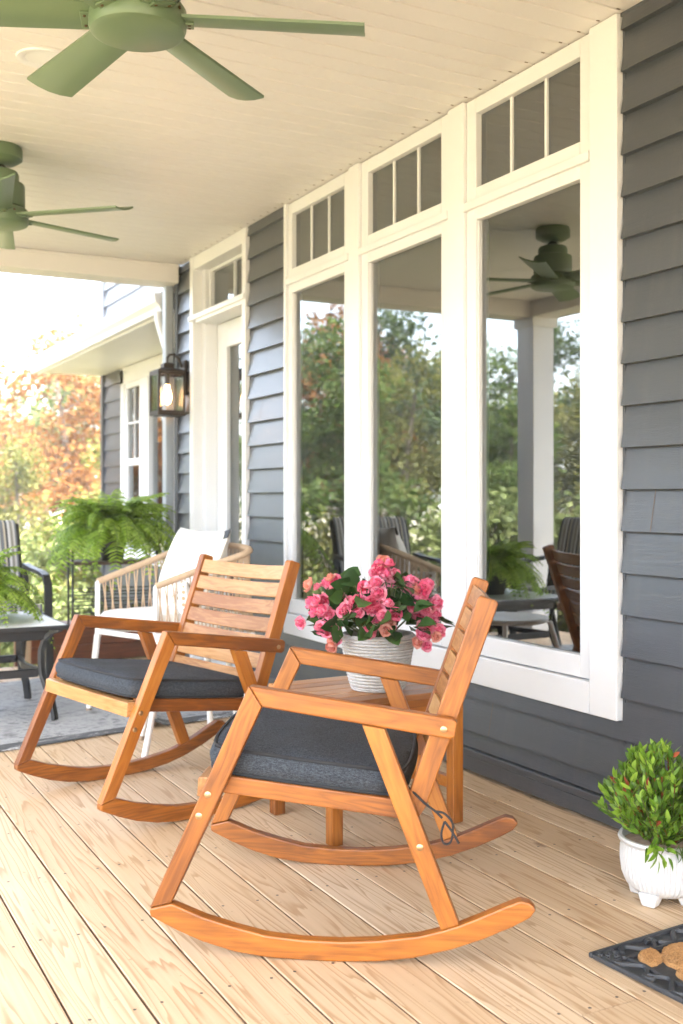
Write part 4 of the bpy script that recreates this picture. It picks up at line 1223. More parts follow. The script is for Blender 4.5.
for sx in (0, 1):
    for sy in (0, 1):
        bm = bmesh.new()
        cx = -0.03 if sx == 0 else -TWX+0.03; cy = 0.03 if sy == 0 else TLY-0.03
        ix = -1 if sx == 0 else 1; iy = 1 if sy == 0 else -1
        dv = Vector((ix, iy, 0)).normalized(); sd = Vector((-dv.y, dv.x, 0))
        c0 = Vector((cx, cy, 0))
        prof = [(0.0, 0.413), (0.045, 0.398), (0.082, 0.365), (0.098, 0.32), (0.10, 0.26), (0.095, 0.21), (0.072, 0.15), (0.045, 0.09), (0.032, 0.03), (0.030, 0.0085)]
        sweep_rect(bm, [c0+dv*a+Vector((0, 0, z)) for a, z in prof], 0.034, 0.018, sd)
        obj('leg', bm, M['bmetal'], pt, bevel=0.003)
        bm = bmesh.new()
for y0 in (0.10, TLY-0.10):
    bm = bmesh.new(); add_box(bm, -TWX+0.115, -0.115, y0-0.012, y0+0.012, 0.20, 0.235); obj('stretcher', bm, M['bmetal'], pt, bevel=0.004)
for x0 in (-0.10, -TWX+0.10):
    bm = bmesh.new(); sweep_rect(bm, [(x0, 0.115, 0.218), (x0-0.03*(1 if x0 > -0.3 else -1), TLY/2, 0.218), (x0, TLY-0.115, 0.218)], 0.024, 0.03, (1, 0, 0)); obj('stretcher', bm, M['bmetal'], pt, bevel=0.004)

# ------------------------------------------------------------------ ferns
def frond(sp, p0, az, L, rise, droop, rg, w=0.085):
    """arching frond with paired leaflets"""
    n_ = 30
    pts = []
    h = Vector((math.cos(az), math.sin(az), 0))
    sway = rg.uniform(-0.25, 0.25)
    for i in range(n_+1):
        t = i/n_
        out = L*(t*math.cos(rise*(1-0.5*t)))
        up = L*(math.sin(rise)*t*1.15 - droop*t*t*t*1.0 - 0.25*droop*t*t)
        a2 = az+sway*t
        pts.append(Vector(p0)+Vector((math.cos(a2), math.sin(a2), 0))*out+Vector((0, 0, up)))
    for i in range(1, n_):
        t = i/n_
        tan = (pts[i+1]-pts[i-1]).normalized()
        side = tan.cross(Vector((0, 0, 1)))
        if side.length < 1e-3: continue
        side.normalize()
        up = side.cross(tan).normalized()
        ll = w*math.sin(math.pi*(0.12+0.88*t)**0.8)**0.85*rg.uniform(0.8, 1.1) + 0.004
        lw = L/n_*0.55
        for s_ in (-1, 1):
            d = (side*s_ + tan*0.35 - up*rg.uniform(0.05, 0.5)).normalized()
            q = pts[i]
            o = len(sp.v)
            tw = tan*lw
            mid = q+d*ll*0.5+up*0.004
            sp.v += [tuple(q-tw*0.6), tuple(q+tw*0.6), tuple(mid+tw), tuple(q+d*ll-up*ll*0.12), tuple(mid-tw*0.9)]
            sp.f += [(o, o+1, o+2, o+4), (o+4, o+2, o+3)]; sp.m += [0, 0]
    for i in range(0, n_, 3):
        a, b = pts[i], pts[min(n_, i+3)]
        d = b-a; Ls = d.length
        sp.add([(0, -0.0013, 0), (0, 0.0013, 0), (Ls, 0.0013, 0), (Ls, -0.0013, 0), (0, 0, 0.002), (Ls, 0, 0.002)], [(0,1,2,3), (0,4,5,3), (1,2,5,4)], orient(a, d), 1)

def make_fern(loc, seed, S, label, n_=75, pot_r=0.10, pot_h=0.15):
    rg = random.Random(seed)
    root = empty('potted_fern', loc, 0, label, 'potted fern', 'boston ferns')
    bm = bmesh.new()
    add_lathe(bm, [(0.0001, 0), (pot_r*0.72, 0), (pot_r*0.76, 0.004), (pot_r*0.97, pot_h*0.86), (pot_r*1.06, pot_h*0.87), (pot_r*1.06, pot_h), (pot_r*0.98, pot_h), (pot_r*0.94, pot_h*0.9), (0.0001, pot_h*0.9)], 32)
    obj('pot', bm, M['blackpot'], root)
    sp = Soup()
    for i in range(n_):
        az = rg.uniform(0, 2*math.pi)
        k = rg.random()
        rise = R(8+76*k)
        L = S*(rg.uniform(0.8, 1.1))*(1-0.18*k)
        p0 = Vector((math.cos(az)*0.04*(1-k), math.sin(az)*0.04*(1-k), pot_h*0.92))
        frond(sp, p0, az, L, rise, rg.uniform(0.25, 0.55)+0.45*(1-k), rg, 0.20*S)
    sp.build('fronds', [M['fern'], M['stem']], root, False)
    return root
make_fern((1.775, 6.30, 0.625), 11, 0.46, 'full bright green fern in a black pot on the plant stand beyond the rope chair', 130, 0.085, 0.14)
make_fern((0.80, 5.13, 0.435), 12, 0.34, 'green fern standing on the glass topped black table', 120, 0.085, 0.13)

# plant stand
pl = empty('plant_stand', (1.775, 6.30, 0), R(-8), 'thin black wire plant stand holding a fern at the deck end', 'plant stand')
bm = bmesh.new(); add_box(bm, -0.235, 0.235, -0.13, 0.13, 0.605, 0.6245); obj('shelf', bm, wood('dark_shelf_wood', (0.06, 0.03, 0.02), (0.11, 0.06, 0.04), (0.16, 0.09, 0.06), 0.5), pl, bevel=0.003)
for sx in (-1, 1):
    for sy in (-1, 1):
        bm = bmesh.new(); add_tube(bm, [(sx*0.243, sy*0.128, 0.0), (sx*0.243, sy*0.128, 0.69)], 0.0065, 8); obj('leg', bm, M['bmetal'], pl)
for z in (0.33, 0.37, 0.41, 0.45):
    bm = bmesh.new()
    add_tube(bm, [(-0.236, -0.128, z), (0.236, -0.128, z)], 0.0035, 6); add_tube(bm, [(-0.236, 0.128, z), (0.236, 0.128, z)], 0.0035, 6)
    obj('wire_rail', bm, M['bmetal'], pl)

# ------------------------------------------------------------------ white rope armchair with cushions
rc = empty('rope_armchair', (1.62, 4.76, 0), 0, 'white metal armchair with tan rope arms beside the door', 'armchair')
def L3(x, y, z): return (x-1.62, y-4.76, z)
RF, LF, RB, LB = Vector(L3(1.478, 4.56, 0)), Vector(L3(1.325, 4.95, 0)), Vector(L3(1.915, 4.48, 0)), Vector(L3(1.80, 5.02, 0))
Z = lambda p, z: Vector((p.x, p.y, z))
for (p, spl) in ((RF, Vector((-0.015, -0.02, 0))), (LF, Vector((-0.035, 0.03, 0))), (RB.lerp(RF, 0.15), Vector((0.03, -0.02, 0))), (LB.lerp(LF, 0.15), Vector((0.03, 0.02, 0)))):
    bm = bmesh.new(); ft = p+spl
    add_tube(bm, [Z(ft, 0.0), Z(ft.lerp(p, .05), 0.018)], 0.0125, 10, 1)
    add_tube(bm, [Z(ft.lerp(p, .05), 0.0185), Z(p, 0.36)], [0.0125, 0.0165], 12, 0)
    obj('leg', bm, [M['wmetal'], M['rubbertip']], rc)
for p in (RF, LF):
    bm = bmesh.new(); add_tube(bm, [Z(p, 0.36), Z(p, 0.598), Z(p.lerp(RB if p is RF else LB, 0.03), 0.61)], 0.0125, 12); obj('arm_post', bm, M['wmetal'], rc)
bm = bmesh.new()
ring = [Z(RF, 0.375), Z(LF, 0.375), Z(LB, 0.375), Z(RB, 0.375), Z(RF, 0.375)]
for a, b in zip(ring[:-1], ring[1:]): add_tube(bm, [a, b], 0.012, 10)
obj('seat_frame', bm, M['wmetal'], rc)
# rope wrapped arm rail: up from each post and round the back
def arm_rail(t):
    # t 0..1 from right post round the back to left post
    key = [Z(RF, 0.606), Z(RF.lerp(RB, 0.5), 0.685), Z(RB.lerp(RF, 0.10), 0.745), Z(RB.lerp(LB, 0.15)+Vector((0.012, 0, 0)), 0.765), Z(RB.lerp(LB, 0.5)+Vector((0.02, 0, 0)), 0.772),
           Z(RB.lerp(LB, 0.85)+Vector((0.012, 0, 0)), 0.765), Z(LB.lerp(LF, 0.10), 0.745), Z(LB.lerp(LF, 0.5), 0.685), Z(LF, 0.606)]
    x = t*(len(key)-1); i = min(int(x), len(key)-2); f = x-i
    p0, p1, p2, p3 = key[max(i-1, 0)], key[i], key[i+1], key[min(i+2, len(key)-1)]
    return 0.5*((2*p1)+(-p0+p2)*f+(2*p0-5*p1+4*p2-p3)*f*f+(-p0+3*p1-3*p2+p3)*f**3)
bm = bmesh.new()
pts = [arm_rail(i/160) for i in range(161)]
add_tube(bm, pts, [0.0145+0.0012*(i % 2) for i in range(161)], 10)
obj('arm_rail', bm, M['rope'], rc)
bm = bmesh.new()
nst = 104
def seat_edge(t):
    key = [RF, RF.lerp(RB, 0.5), RB, RB.lerp(LB, 0.25), RB.lerp(LB, 0.5), RB.lerp(LB, 0.75), LB, LB.lerp(LF, 0.5), LF]
    x = t*(len(key)-1); i = min(int(x), len(key)-2); f = x-i
    return Z(key[i].lerp(key[i+1], f), 0.375)
for k in range(1, nst):
    t = k/nst
    a = arm_rail(t); b = seat_edge(min(1, max(0, t+(0.012 if k % 2 else -0.012))))
    add_tube(bm, [a, b], 0.0034, 5, cap=False)
obj('rope_strands', bm, M['rope'], rc)
# seat cushion: rounded slab following the frame
def slab(bm, corners, z0, z1, inset=0.0, puff=0.02, n_=16):
    c = [Vector(p) for p in corners]
    def pt(u, v): return c[0].lerp(c[1], u).lerp(c[3].lerp(c[2], u), v)
    top, bot = [], []
    for i in range(n_+1):
        r1, r2 = [], []
        for j in range(n_+1):
            u, v = i/n_, j/n_
            k = (1-abs(2*u-1)**6)*(1-abs(2*v-1)**6)
            a, b = (2*u-1), (2*v-1)
            sh = 0.5*(1-0.05*abs(a*b)**4)
            p = pt(0.5+a*sh*(1-inset), 0.5+b*sh*(1-inset))
            r1.append(bm.verts.new((p.x, p.y, (z0+z1)/2+(z1-z0)/2*(0.35+0.65*k**0.4)+puff*k*0.5+0.004*noise.noise(p*14))))
            r2.append(bm.verts.new((p.x, p.y, (z0+z1)/2-(z1-z0)/2*(0.35+0.65*k**0.4))))
        top.append(r1); bot.append(r2)
    for i in range(n_):
        for j in range(n_):
            bm.faces.new((top[i][j], top[i+1][j], top[i+1][j+1], top[i][j+1])).smooth = True
            bm.faces.new((bot[i][j], bot[i][j+1], bot[i+1][j+1], bot[i+1][j])).smooth = True
    lp = [(i, 0) for i in range(n_)] + [(n_, j) for j in range(n_)] + [(n_-i, n_) for i in range(n_)] + [(0, n_-j) for j in range(n_)]
    for k in range(len(lp)):
        a, b = lp[k], lp[(k+1) % len(lp)]
        bm.faces.new((top[a[0]][a[1]], bot[a[0]][a[1]], bot[b[0]][b[1]], top[b[0]][b[1]])).smooth = True
bm = bmesh.new()
out = (RF+LF-RB-LB).normalized()*0.03
slab(bm, [RF+out, LF+out, LB-out*0.2, RB-out*0.2], 0.39, 0.475, 0.02, 0.02)
obj('seat_cushion', bm, M['cream'], rc)

def pillow(name, loc, basis, w, h, th, mt, label, cat):
    """square throw pillow: basis = (right, up, normal)"""
    root = empty(name, loc, 0, label, cat)
    n_ = 24
    bm = bmesh.new(); fr_, bk_ = [], []
    r_, u_, nn_ = [Vector(b).normalized() for b in basis]
    for i in range(n_+1):
        a_, b_ = [], []
        for j in range(n_+1):
            x, y = i/n_*2-1, j/n_*2-1
            pin = 1-0.075*(1-abs(x)**2)*abs(y)**3
            pin2 = 1-0.075*(1-abs(y)**2)*abs(x)**3
            k = max(0, (1-x*x)*(1-y*y))**0.45
            wr = 0.05*noise.noise(Vector((x*2.2, y*2.2, len(name))))
            px = r_*(x*w/2*pin2) + u_*(y*h/2*pin)
            a_.append(bm.verts.new(px+nn_*(th/2*k*(1+wr)))); b_.append(bm.verts.new(px-nn_*(th/2*k)) if 0 < i < n_ and 0 < j < n_ else a_[-1])
        fr_.append(a_); bk_.append(b_)
    for i in range(n_):
        for j in range(n_):
            bm.faces.new((fr_[i][j], fr_[i+1][j], fr_[i+1][j+1], fr_[i][j+1])).smooth = True
            try: bm.faces.new((bk_[i][j], bk_[i][j+1], bk_[i+1][j+1], bk_[i+1][j])).smooth = True
            except ValueError: pass
    obj('cover', bm, mt, root)
    return root
seatn = -(RB+LB-RF-LF).normalized()                     # chair's front direction
wdir = (RB-LB).normalized()
tilt = 0.34
upv = (Vector((0, 0, 1))*math.cos(tilt) - seatn*math.sin(tilt)); nrm_ = (seatn*math.cos(tilt)+Vector((0, 0, 1))*math.sin(tilt))
pc = Vector((1.62, 4.76, 0)) + (RB+LB)*0.5 + seatn*0.145 + Vector((0, 0, 0.665))
pw = pillow('throw_pillow', pc, (wdir, upv, nrm_), 0.44, 0.40, 0.15, M['cream'], 'plain white square pillow leaning in the rope armchair', 'pillow')
bm = bmesh.new()
tp = wdir*0.195+upv*0.165
for s_ in (0.003, 0.006):
    pass
a_ = [bm.verts.new(tp+wdir*x+upv*y+nrm_*z) for x, y, z in ((0, -0.02, 0.012), (0.035, -0.005, 0.008), (0.035, 0.035, 0.008), (0, 0.02, 0.012), (0, -0.02, 0.016), (0.035, -0.005, 0.012), (0.035, 0.035, 0.012), (0, 0.02, 0.016))]
for f in ((0,3,2,1),(4,5,6,7),(0,1,5,4),(1,2,6,5),(2,3,7,6),(3,0,4,7)): bm.faces.new([a_[i] for i in f])
obj('tag', bm, M['bmetal'], pw)
m, nt, bs = mat('dotted_canvas')
vor = N(nt, 'ShaderNodeTexVoronoi'); vor.inputs['Scale'].default_value = 38; vor.inputs['Randomness'].default_value = 0.25
nt.links.new(coord(nt), vor.inputs['Vector'])
rp = ramp(nt, [(0.30, (0.42, 0.30, 0.17)), (0.36, (0.76, 0.74, 0.70))], vor.outputs['Distance'])
nt.links.new(rp.outputs[0], bs.inputs['Base Color']); bs.inputs['Roughness'].default_value = 0.9
pc2 = Vector((1.62, 4.76, 0)) + RF.lerp(RB, 0.34) + Vector((-0.01, 0.09, 0.550))
pillow('lumbar_pillow', pc2, ((seatn*0.35+wdir).normalized(), Vector((0, 0, 1)), (seatn-wdir*0.35)), 0.24, 0.16, 0.09, m, 'small white pillow with tan dots against the near arm of the rope armchair', 'pillow')

# ------------------------------------------------------------------ white low table mostly hidden behind the rocking chair
wt = empty('low_table', (1.50, 4.06, 0), 0, 'white round low table on splayed legs behind the rocking chair', 'low table')
bm = bmesh.new(); add_lathe(bm, [(0.0001, 0.424), (0.185, 0.424), (0.195, 0.43), (0.197, 0.44), (0.192, 0.447), (0.0001, 0.448)], 48); obj('tabletop', bm, M['wmetal'], wt)
for (fx, fy) in ((1.215, 3.90), (1.63, 4.285), (1.735, 4.225), (1.33, 4.30)):
    bm = bmesh.new()
    p = Vector((fx-1.50, fy-4.06, 0)); q = p*0.62
    add_tube(bm, [Z(p, 0.0), Z(p.lerp(q, 0.05), 0.02)], 0.0125, 10, 1); add_tube(bm, [Z(p.lerp(q, 0.05), 0.0205), Z(q, 0.4235)], 0.0125, 12, 0)
    obj('leg', bm, [M['wmetal'], M['rubbertip']], wt)

# ------------------------------------------------------------------ striped sling chairs at the deck end
m, nt, bs = mat('striped_sling')
tcx = N(nt, 'ShaderNodeTexCoord'); sx = N(nt, 'ShaderNodeSeparateXYZ'); nt.links.new(tcx.outputs['Object'], sx.inputs[0])
fr1 = math_n(nt, 'FRACT', math_n(nt, 'MULTIPLY', sx.outputs[0], 12.0))
rp = ramp(nt, [(0.0, (0.13, 0.14, 0.16)), (0.22, (0.13, 0.14, 0.16)), (0.24, (0.45, 0.40, 0.31)), (0.34, (0.45, 0.40, 0.31)), (0.36, (0.05, 0.055, 0.06)), (0.5, (0.05, 0.055, 0.06)), (0.52, (0.50, 0.50, 0.50)), (0.66, (0.50, 0.50, 0.50)), (0.68, (0.20, 0.19, 0.17)), (0.84, (0.20, 0.19, 0.17)), (0.86, (0.42, 0.41, 0.39)), (1.0, (0.42, 0.41, 0.39))], fr1)
rp.color_ramp.interpolation = 'CONSTANT'
nt.links.new(rp.outputs[0], bs.inputs['Base Color']); bs.inputs['Roughness'].default_value = 0.85
M['stripe'] = m
def make_sling(loc, rz):
    root = empty('sling_chair', loc, rz)
    # faces local -y
    hw = 0.29
    bm = bmesh.new()
    n_ = 14
    def strip(pts, th):
        P_ = [Vector((0, y, z)) for y, z in pts]
        rows = []
        for i, p in enumerate(P_):
            d = (P_[min(i+1, len(P_)-1)]-P_[max(0, i-1)]).normalized(); nn = Vector((0, -d.z, d.y))
            rows.append([bm.verts.new(p+nn*th/2+Vector((x, 0, 0))) for x in (-hw+0.03, hw-0.03)] + [bm.verts.new(p-nn*th/2+Vector((x, 0, 0))) for x in (hw-0.03, -hw+0.03)])
        for i in range(len(rows)-1):
            for k in range(4): bm.faces.new((rows[i][k], rows[i][(k+1)%4], rows[i+1][(k+1)%4], rows[i+1][k])).smooth = (k in (0, 2))
        bm.faces.new(rows[0][::-1]); bm.faces.new(rows[-1])
    strip([(-0.24, 0.405), (-0.1, 0.395), (0.08, 0.39), (0.17, 0.395)], 0.05)
    strip([(0.185, 0.43), (0.22, 0.55), (0.265, 0.70), (0.30, 0.80), (0.32, 0.84), (0.335, 0.845)], 0.045)
    obj('sling', bm, m, root)
    for s_ in (-1, 1):
        bm = bmesh.new(); x = s_*hw
        sweep_rect(bm, [(x, -0.27, 0.0), (x, -0.25, 0.35), (x, -0.235, 0.53), (x, -0.20, 0.575), (x, -0.12, 0.59), (x, 0.06, 0.60), (x, 0.20, 0.615)], 0.042, 0.022, (1, 0, 0)); obj('arm', bm, M['bmetal'], root, bevel=0.004)
        bm = bmesh.new()
        sweep_rect(bm, [(x*0.93, -0.25, 0.37), (x*0.93, 0.15, 0.36), (x*0.93, 0.20, 0.42), (x*0.93, 0.27, 0.68), (x*0.93, 0.325, 0.845)], 0.026, 0.03, (1, 0, 0)); obj('side_frame', bm, M['bmetal'], root, bevel=0.004)
        bm = bmesh.new(); sweep_rect(bm, [(x, 0.30, 0.0), (x, 0.16, 0.38), (x, 0.21, 0.60)], 0.03, 0.022, (1, 0, 0)); obj('rear_leg', bm, M['bmetal'], root, bevel=0.003)
    return root
sc1 = make_sling((0.98, 6.02, 0), R(4))
tag(sc1, 'black metal chair with a striped back behind the fern at the deck end', 'patio chair', 'striped patio chairs')
sc2 = copy_tree(sc1); sc2.location = (0.05, 5.30, 0); sc2.rotation_euler.z = R(70)
tag(sc2, 'black metal striped chair turned to the windows, seen only in the window reflection', 'patio chair', 'striped patio chairs')

# ------------------------------------------------------------------ low brown timber box at the deck end
wp = empty('timber_planter', (1.75, 6.62, 0), 0, 'low red brown stained timber box along the far end of the deck', 'planter')
for k, (z0, z1) in enumerate(((0.0, 0.098), (0.102, 0.20))):
    box('front_board', -0.40, 0.45, -0.085-0.004*k, -0.06, z0, z1, M['brownstain'], wp, 0.003)
box('cap_board', -0.42, 0.47, -0.10, 0.13, 0.203, 0.228, M['brownstain'], wp, 0.003)
box('back_board', -0.40, 0.45, 0.09, 0.115, 0.0, 0.20, M['brownstain'], wp, 0.003)
box('end_board', -0.40, -0.375, -0.0595, 0.0895, 0.0, 0.20, M['brownstain'], wp, 0.003)
lr = empty('low_rail', (1.1, 6.62, 0), 0, 'low brown rail with short posts at the deck edge behind the black table', 'rail')
box('top_board', -0.75, 0.215, -0.05, 0.07, 0.203, 0.228, M['brownstain'], lr, 0.003)
for px in (-0.60, -0.30, 0.06, 0.19):
    box('post', px-0.022, px+0.022, -0.02, 0.03, -0.3, 0.2025, M['brownstain'], lr, 0.003)

# ------------------------------------------------------------------ trees and shrubs beyond the porch
def leaf_cloud(name, seed, blobs, nleaf, size, mt):
    rg = random.Random(seed); V, F = [], []
    tot = sum(b[3]*b[4]*b[5] for b in blobs)
    for (cx, cy, cz, rx, ry, rz_) in blobs:
        n_ = int(nleaf*rx*ry*rz_/tot)
        for i in range(n_):
            d = Vector((rg.gauss(0, 1), rg.gauss(0, 1), rg.gauss(0, 1))).normalized()
            r_ = rg.random()**0.45
            r_ *= 0.82+0.4*noise.noise(Vector((d.x*1.7+cx, d.y*1.7+cy, d.z*1.7+cz+seed)))
            p = Vector((cx+d.x*rx*r_, cy+d.y*ry*r_, cz+d.z*rz_*r_))
            if noise.noise(p*1.9+Vector((seed, 0, 0))) < -0.18: continue
            s_ = size*rg.uniform(0.6, 1.3)
            a = Vector((rg.gauss(0, 1), rg.gauss(0, 1), rg.gauss(0, 0.6))).normalized(); b = a.cross(Vector((rg.gauss(0, 1), rg.gauss(0, 1), rg.gauss(0, 1)))).normalized()
            o = len(V)
            V += [tuple(p-a*s_), tuple(p+b*s_*0.5), tuple(p+a*s_), tuple(p-b*s_*0.5)]
            F.append((o, o+1, o+2, o+3))
    return V, F

def make_tree(seed, H, spread, mt, nleaf=9000, leaf=0.075, bare=0.35, airy=False):
    rg = random.Random(seed)
    root = empty('tree', (0, 0, 0))
    bm = bmesh.new()
    lean = Vector((rg.uniform(-.08, .08)*H, rg.uniform(-.08, .08)*H, 0))
    def tp(t): return Vector((lean.x*t*t+0.04*H*math.sin(t*4+seed)*0.3, lean.y*t*t, H*0.86*t))
    n_ = 9
    add_tube(bm, [tp(i/n_) for i in range(n_+1)], [0.022*H*(1-0.85*i/n_)+0.012 for i in range(n_+1)], 8)
    blobs = []
    for k in range(9 if not airy else 7):
        t = bare+(0.95-bare)*rg.random()
        p = tp(t); a = rg.uniform(0, 6.28); L = spread*(1.05-0.65*t)*rg.uniform(0.5, 1.0)
        e = p+Vector((math.cos(a)*L, math.sin(a)*L, L*rg.uniform(0.15, 0.6)))
        m_ = p.lerp(e, 0.5)+Vector((0, 0, -0.05*L))
        add_tube(bm, [p, m_, e], [0.009*H*(1-t)+0.012, 0.006*H*(1-t)+0.008, 0.005], 6)
        r_ = spread*rg.uniform(0.28, 0.5)
        blobs.append((e.x, e.y, e.z, r_, r_, r_*0.75))
    top = tp(1)
    blobs.append((top.x, top.y, top.z, spread*0.42, spread*0.42, spread*0.45))
    mid = tp(0.6); blobs.append((mid.x, mid.y, mid.z, spread*0.6, spread*0.6, H*0.26))
    obj('trunk', bm, M['bark'], root)
    V, F = leaf_cloud('crown', seed, blobs, nleaf, leaf, mt)
    rawobj('crown', V, F, mt, root)
    return root

TM = dict(sage=leaf_mat('sage_leaf', [(0.06, 0.085, 0.025), (0.13, 0.16, 0.05), (0.22, 0.24, 0.09)], 0.6, 0.4),
    yellow=leaf_mat('yellow_leaf', [(0.05, 0.07, 0.014), (0.12, 0.125, 0.027), (0.20, 0.185, 0.05)], 0.55, 0.5),
    green=leaf_mat('green_leaf', [(0.035, 0.065, 0.013), (0.08, 0.125, 0.026), (0.15, 0.18, 0.05)], 0.55, 0.5),
    dark=leaf_mat('dark_green_leaf', [(0.018, 0.038, 0.010), (0.045, 0.075, 0.018), (0.085, 0.12, 0.032)], 0.55, 0.5),
    orange=leaf_mat('orange_leaf', [(0.11, 0.038, 0.010), (0.20, 0.085, 0.021), (0.26, 0.14, 0.046)], 0.7, 0.5, 0.12),
)
KIND = {}
def put_tree(kind, x, y, sc, rz, label, group, H=6.5, spread=2.2, seed=1, **kw):
    key = (kind, seed)
    z = gz(x, y)-0.05
    if key not in KIND:
        o = make_tree(seed*7+len(kind), H, spread, TM[kind], **kw); KIND[key] = o
    else:
        o = copy_tree(KIND[key])
    o.location = (x, y, z); o.rotation_euler = (0, 0, rz); o.scale = (sc, sc, sc)
    tag(o, label, 'tree', group)
    return o
# seen straight past the end of the house
VT = [('orange', 4.75, 19.5, 0.82, 'rounded orange autumn tree rising nearest the house eave', 1),
      ('orange', 3.95, 22.5, 0.72, 'red orange autumn tree standing left of the tallest orange crown', 2),
      ('yellow', 4.75, 15.5, 0.55, 'yellow green young tree in front of the orange crowns', 1),
      ('yellow', 3.3, 17.0, 0.5, 'pale yellow tree at the left edge of the view', 2),
      ('green', 5.9, 24.0, 0.9, 'dull green tree farthest back behind the house corner', 1),
      ('yellow', 5.6, 27.0, 0.8, 'tall yellow tree beyond the orange crowns', 1),
      ('orange', 6.9, 28.0, 1.1, 'tall pale orange tree showing above the eave', 1)]
for i, (k, x, y, s_, lab, sd) in enumerate(VT):
    put_tree(k, x, y, s_, i*1.3, lab, 'autumn trees beyond the deck end', seed=sd)
rg = random.Random(77)
cnt = 0
for ring, (dist, n_, smin, smax) in enumerate(((13.5, 11, 0.55, 0.8), (18, 16, 0.75, 1.0), (24, 20, 0.9, 1.2))):
    for i in range(n_):
        th_ = -1.25+1.85*(i+0.5)/n_ + rg.uniform(-.05, .05)       # heading from +Y, negative to the left
        d_ = dist*rg.uniform(0.9, 1.12)
        x, y = 1.0+math.sin(th_)*d_, 1.5+math.cos(th_)*d_
        if 0.10*y < x: continue
        k = rg.choices(('green', 'dark', 'yellow', 'orange'), (5, 4, 2.0, 1.2))[0]
        name = {'green': 'green', 'dark': 'dark green', 'yellow': 'yellow green', 'orange': 'orange'}[k]
        put_tree(k, x, y, rg.uniform(smin, smax), rg.uniform(0, 6.28), '%s woodland tree seen mirrored in the window glass' % name, '%s trees mirrored in the windows' % name, seed=rg.choice((1, 2)) if k in ('green', 'dark') else 1)
        cnt += 1
for i, (x, y, sc_) in enumerate(((-7.9, 23.5, 1.1), (-5.6, 19.0, 0.85), (-9.5, 26.0, 1.2))):
    put_tree('orange', x, y, sc_, i*2.1, 'orange woodland tree seen mirrored in the window glass', 'orange trees mirrored in the windows', seed=1)
# shrubs near the deck end
def make_shrub(seed, mt):
    rg = random.Random(seed)
    root = empty('shrub', (0, 0, 0))
    bm = bmesh.new(); blobs = []
    for k in range(9):
        a = rg.uniform(0, 6.28); L = rg.uniform(0.3, 0.6); h_ = rg.uniform(0.5, 1.25)
        add_tube(bm, [(0.04*math.cos(a), 0.04*math.sin(a), -0.1), (L*0.4*math.cos(a), L*0.4*math.sin(a), h_*0.6), (L*math.cos(a), L*math.sin(a), h_)], [0.015, 0.010, 0.004], 5)
        blobs.append((L*math.cos(a), L*math.sin(a), h_*0.85, 0.34, 0.34, 0.36))
    blobs.append((0, 0, 0.55, 0.6, 0.6, 0.5))
    obj('stems', bm, M['bark'], root)
    V, F = leaf_cloud('foliage', seed, blobs, 4200, 0.045, mt); rawobj('foliage', V, F, mt, root)
    return root
SH = [('yellow', 2.35, 10.0, 1.0, 'yellow green shrub just beyond the low brown rail', ), ('sage', 3.15, 11.6, 1.15, 'grey green rounded shrub behind the striped chair'),
      ('yellow', 3.0, 13.8, 1.35, 'pale yellow shrub under the orange tree'), ('sage', 2.55, 12.9, 1.1, 'green shrub at the left edge beside the striped chair'),
      ('yellow', 3.9, 14.8, 1.5, 'tall yellow bush below the house corner'), ('yellow', 2.55, 8.6, 0.62, 'small yellow bush beneath the plant stand'),
      ('sage', 1.9, 9.2, 0.8, 'low green bush behind the black patio table'), ('yellow', 4.1, 17.3, 1.7, 'large yellow thicket before the red orange tree')]
SK = {}
SKg = None
for i, (k, x, y, s_, lab) in enumerate(SH):
    if k not in SK: SK[k] = make_shrub(90+len(SK), TM[k]); o = SK[k]
    else: o = copy_tree(SK[k])
    o.location = (x, y, gz(x, y)); o.scale = (s_, s_, s_); o.rotation_euler = (0, 0, i*0.9)
    tag(o, lab, 'shrub', 'shrubs beyond the deck end')
rg = random.Random(31)
for i in range(34):
    x, y = rg.uniform(-11.5, -2.0), rg.uniform(5.0, 14.5)
    k = rg.choice(('yellow', 'sage', 'sage'))
    o = copy_tree(SK[k]); sc_ = rg.uniform(0.9, 1.5)
    o.location = (x, y, gz(x, y)); o.scale = (sc_, sc_, sc_); o.rotation_euler = (0, 0, rg.uniform(0, 6))
    tag(o, '%s bush in the side yard, seen mirrored low in the window glass' % ('yellow green' if k == 'yellow' else 'green'), 'shrub', '%s bushes mirrored in the windows' % ('yellow green' if k == 'yellow' else 'green'))
# undergrowth: uncountable low leaves over the yard
rg = random.Random(9); V, F = [], []
for i in range(15000):
    x = rg.uniform(-16, 8); y = rg.uniform(7.0, 26)
    if x > 2.0 and y < 11 and x > 2.8: continue
    p = Vector((x, y, gz(x, y)+abs(rg.gauss(0, 0.16))))
    if noise.noise(Vector((x*0.5, y*0.5, 7))) < -0.15: continue
    s_ = rg.uniform(0.05, 0.13)
    a = Vector((rg.gauss(0, 1), rg.gauss(0, 1), rg.gauss(0, 0.8))).normalized(); b = a.cross(Vector((rg.gauss(0, 1), rg.gauss(0, 1), rg.gauss(0, 1)))).normalized()
    o = len(V); V += [tuple(p-a*s_), tuple(p+b*s_*0.45), tuple(p+a*s_), tuple(p-b*s_*0.45)]; F.append((o, o+1, o+2, o+3))
tag(rawobj('undergrowth', V, F, TM['yellow']), 'low yellowing undergrowth covering the yard', 'undergrowth', kind='stuff')

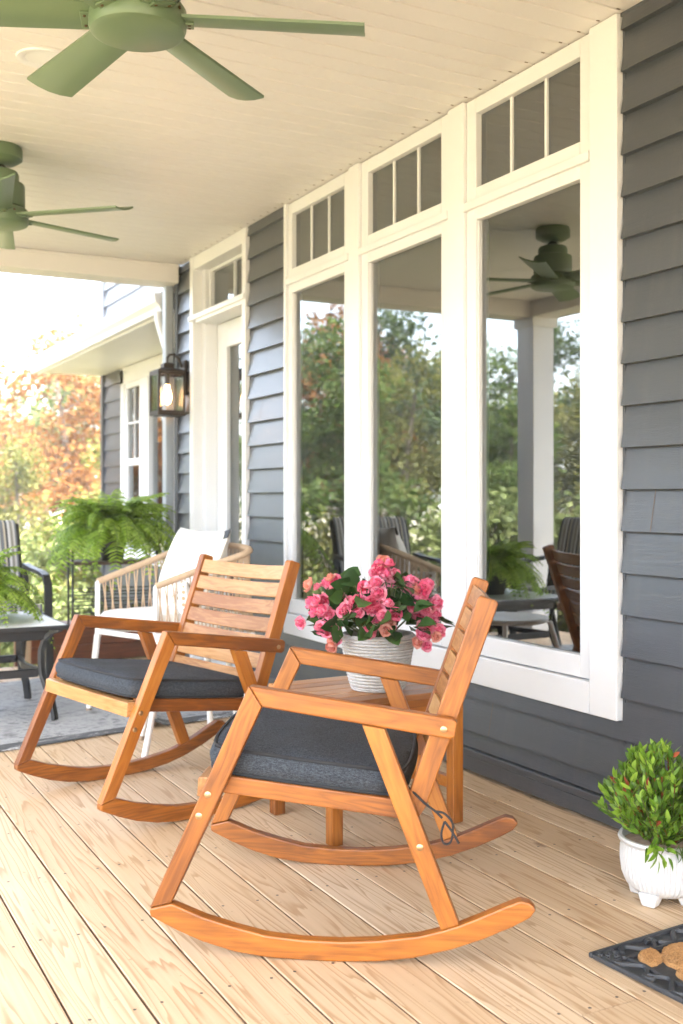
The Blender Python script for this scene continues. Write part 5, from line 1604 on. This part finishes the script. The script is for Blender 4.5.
# ------------------------------------------------------------------ light
SUN_EL, SUN_AZ = 62.0, 192.0        # azimuth clockwise from +Y: a high sun behind the camera, kept off the visible deck by the porch roof
w = bpy.data.worlds.new('World'); SC.world = w; w.use_nodes = True
nt = w.node_tree; bg = nt.nodes['Background']
sky = N(nt, 'ShaderNodeTexSky', sky_type='NISHITA'); sky.sun_disc = False
sky.sun_elevation = R(SUN_EL); sky.sun_rotation = R(SUN_AZ); sky.air_density = 1.0; sky.dust_density = 4.0; sky.ozone_density = 1.0
hs = N(nt, 'ShaderNodeHueSaturation'); hs.inputs["Saturation"].default_value = 0.65
nt.links.new(sky.outputs[0], hs.inputs['Color']); nt.links.new(hs.outputs[0], bg.inputs[0]); bg.inputs[1].default_value = 0.15
sl = bpy.data.lights.new('sun', 'SUN'); sl.energy = 4.0; sl.angle = R(0.53); sl.color = (1.0, 0.965, 0.915)
so = bpy.data.objects.new('sun', sl); link(so)
az, el = R(SUN_AZ), R(SUN_EL)
sd = Vector((math.sin(az)*math.cos(el), math.cos(az)*math.cos(el), math.sin(el)))
so.rotation_euler = sd.to_track_quat('Z', 'Y').to_euler()

# thin volume added to veil and pale the yard like lens bloom
hb = bpy.data.materials.new('air'); hb.use_nodes = True
hn = hb.node_tree; hn.nodes.remove(hn.nodes['Principled BSDF'])
pv = N(hn, 'ShaderNodeVolumePrincipled'); pv.inputs['Color'].default_value = (0.93, 0.95, 0.96, 1); pv.inputs['Density'].default_value = 0.002
hn.links.new(pv.outputs[0], hn.nodes['Material Output'].inputs['Volume'])
bm = bmesh.new(); add_box(bm, -310, 310, -310, 410, -6.0, 14.0)
tag(obj('bloom_haze', bm, hb), kind='stuff')
SC.cycles.volume_bounces = 1

SC.render.engine = 'CYCLES'
SC.cycles.use_denoising = True
SC.cycles.max_bounces = 8; SC.cycles.diffuse_bounces = 5; SC.cycles.glossy_bounces = 4; SC.cycles.transparent_max_bounces = 12
SC.cycles.sample_clamp_indirect = 8
SC.cycles.caustics_reflective = False; SC.cycles.caustics_refractive = False
SC.view_settings.view_transform = 'Standard'; SC.view_settings.look = 'None'
SC.view_settings.exposure = 3.72; SC.view_settings.gamma = 1.0
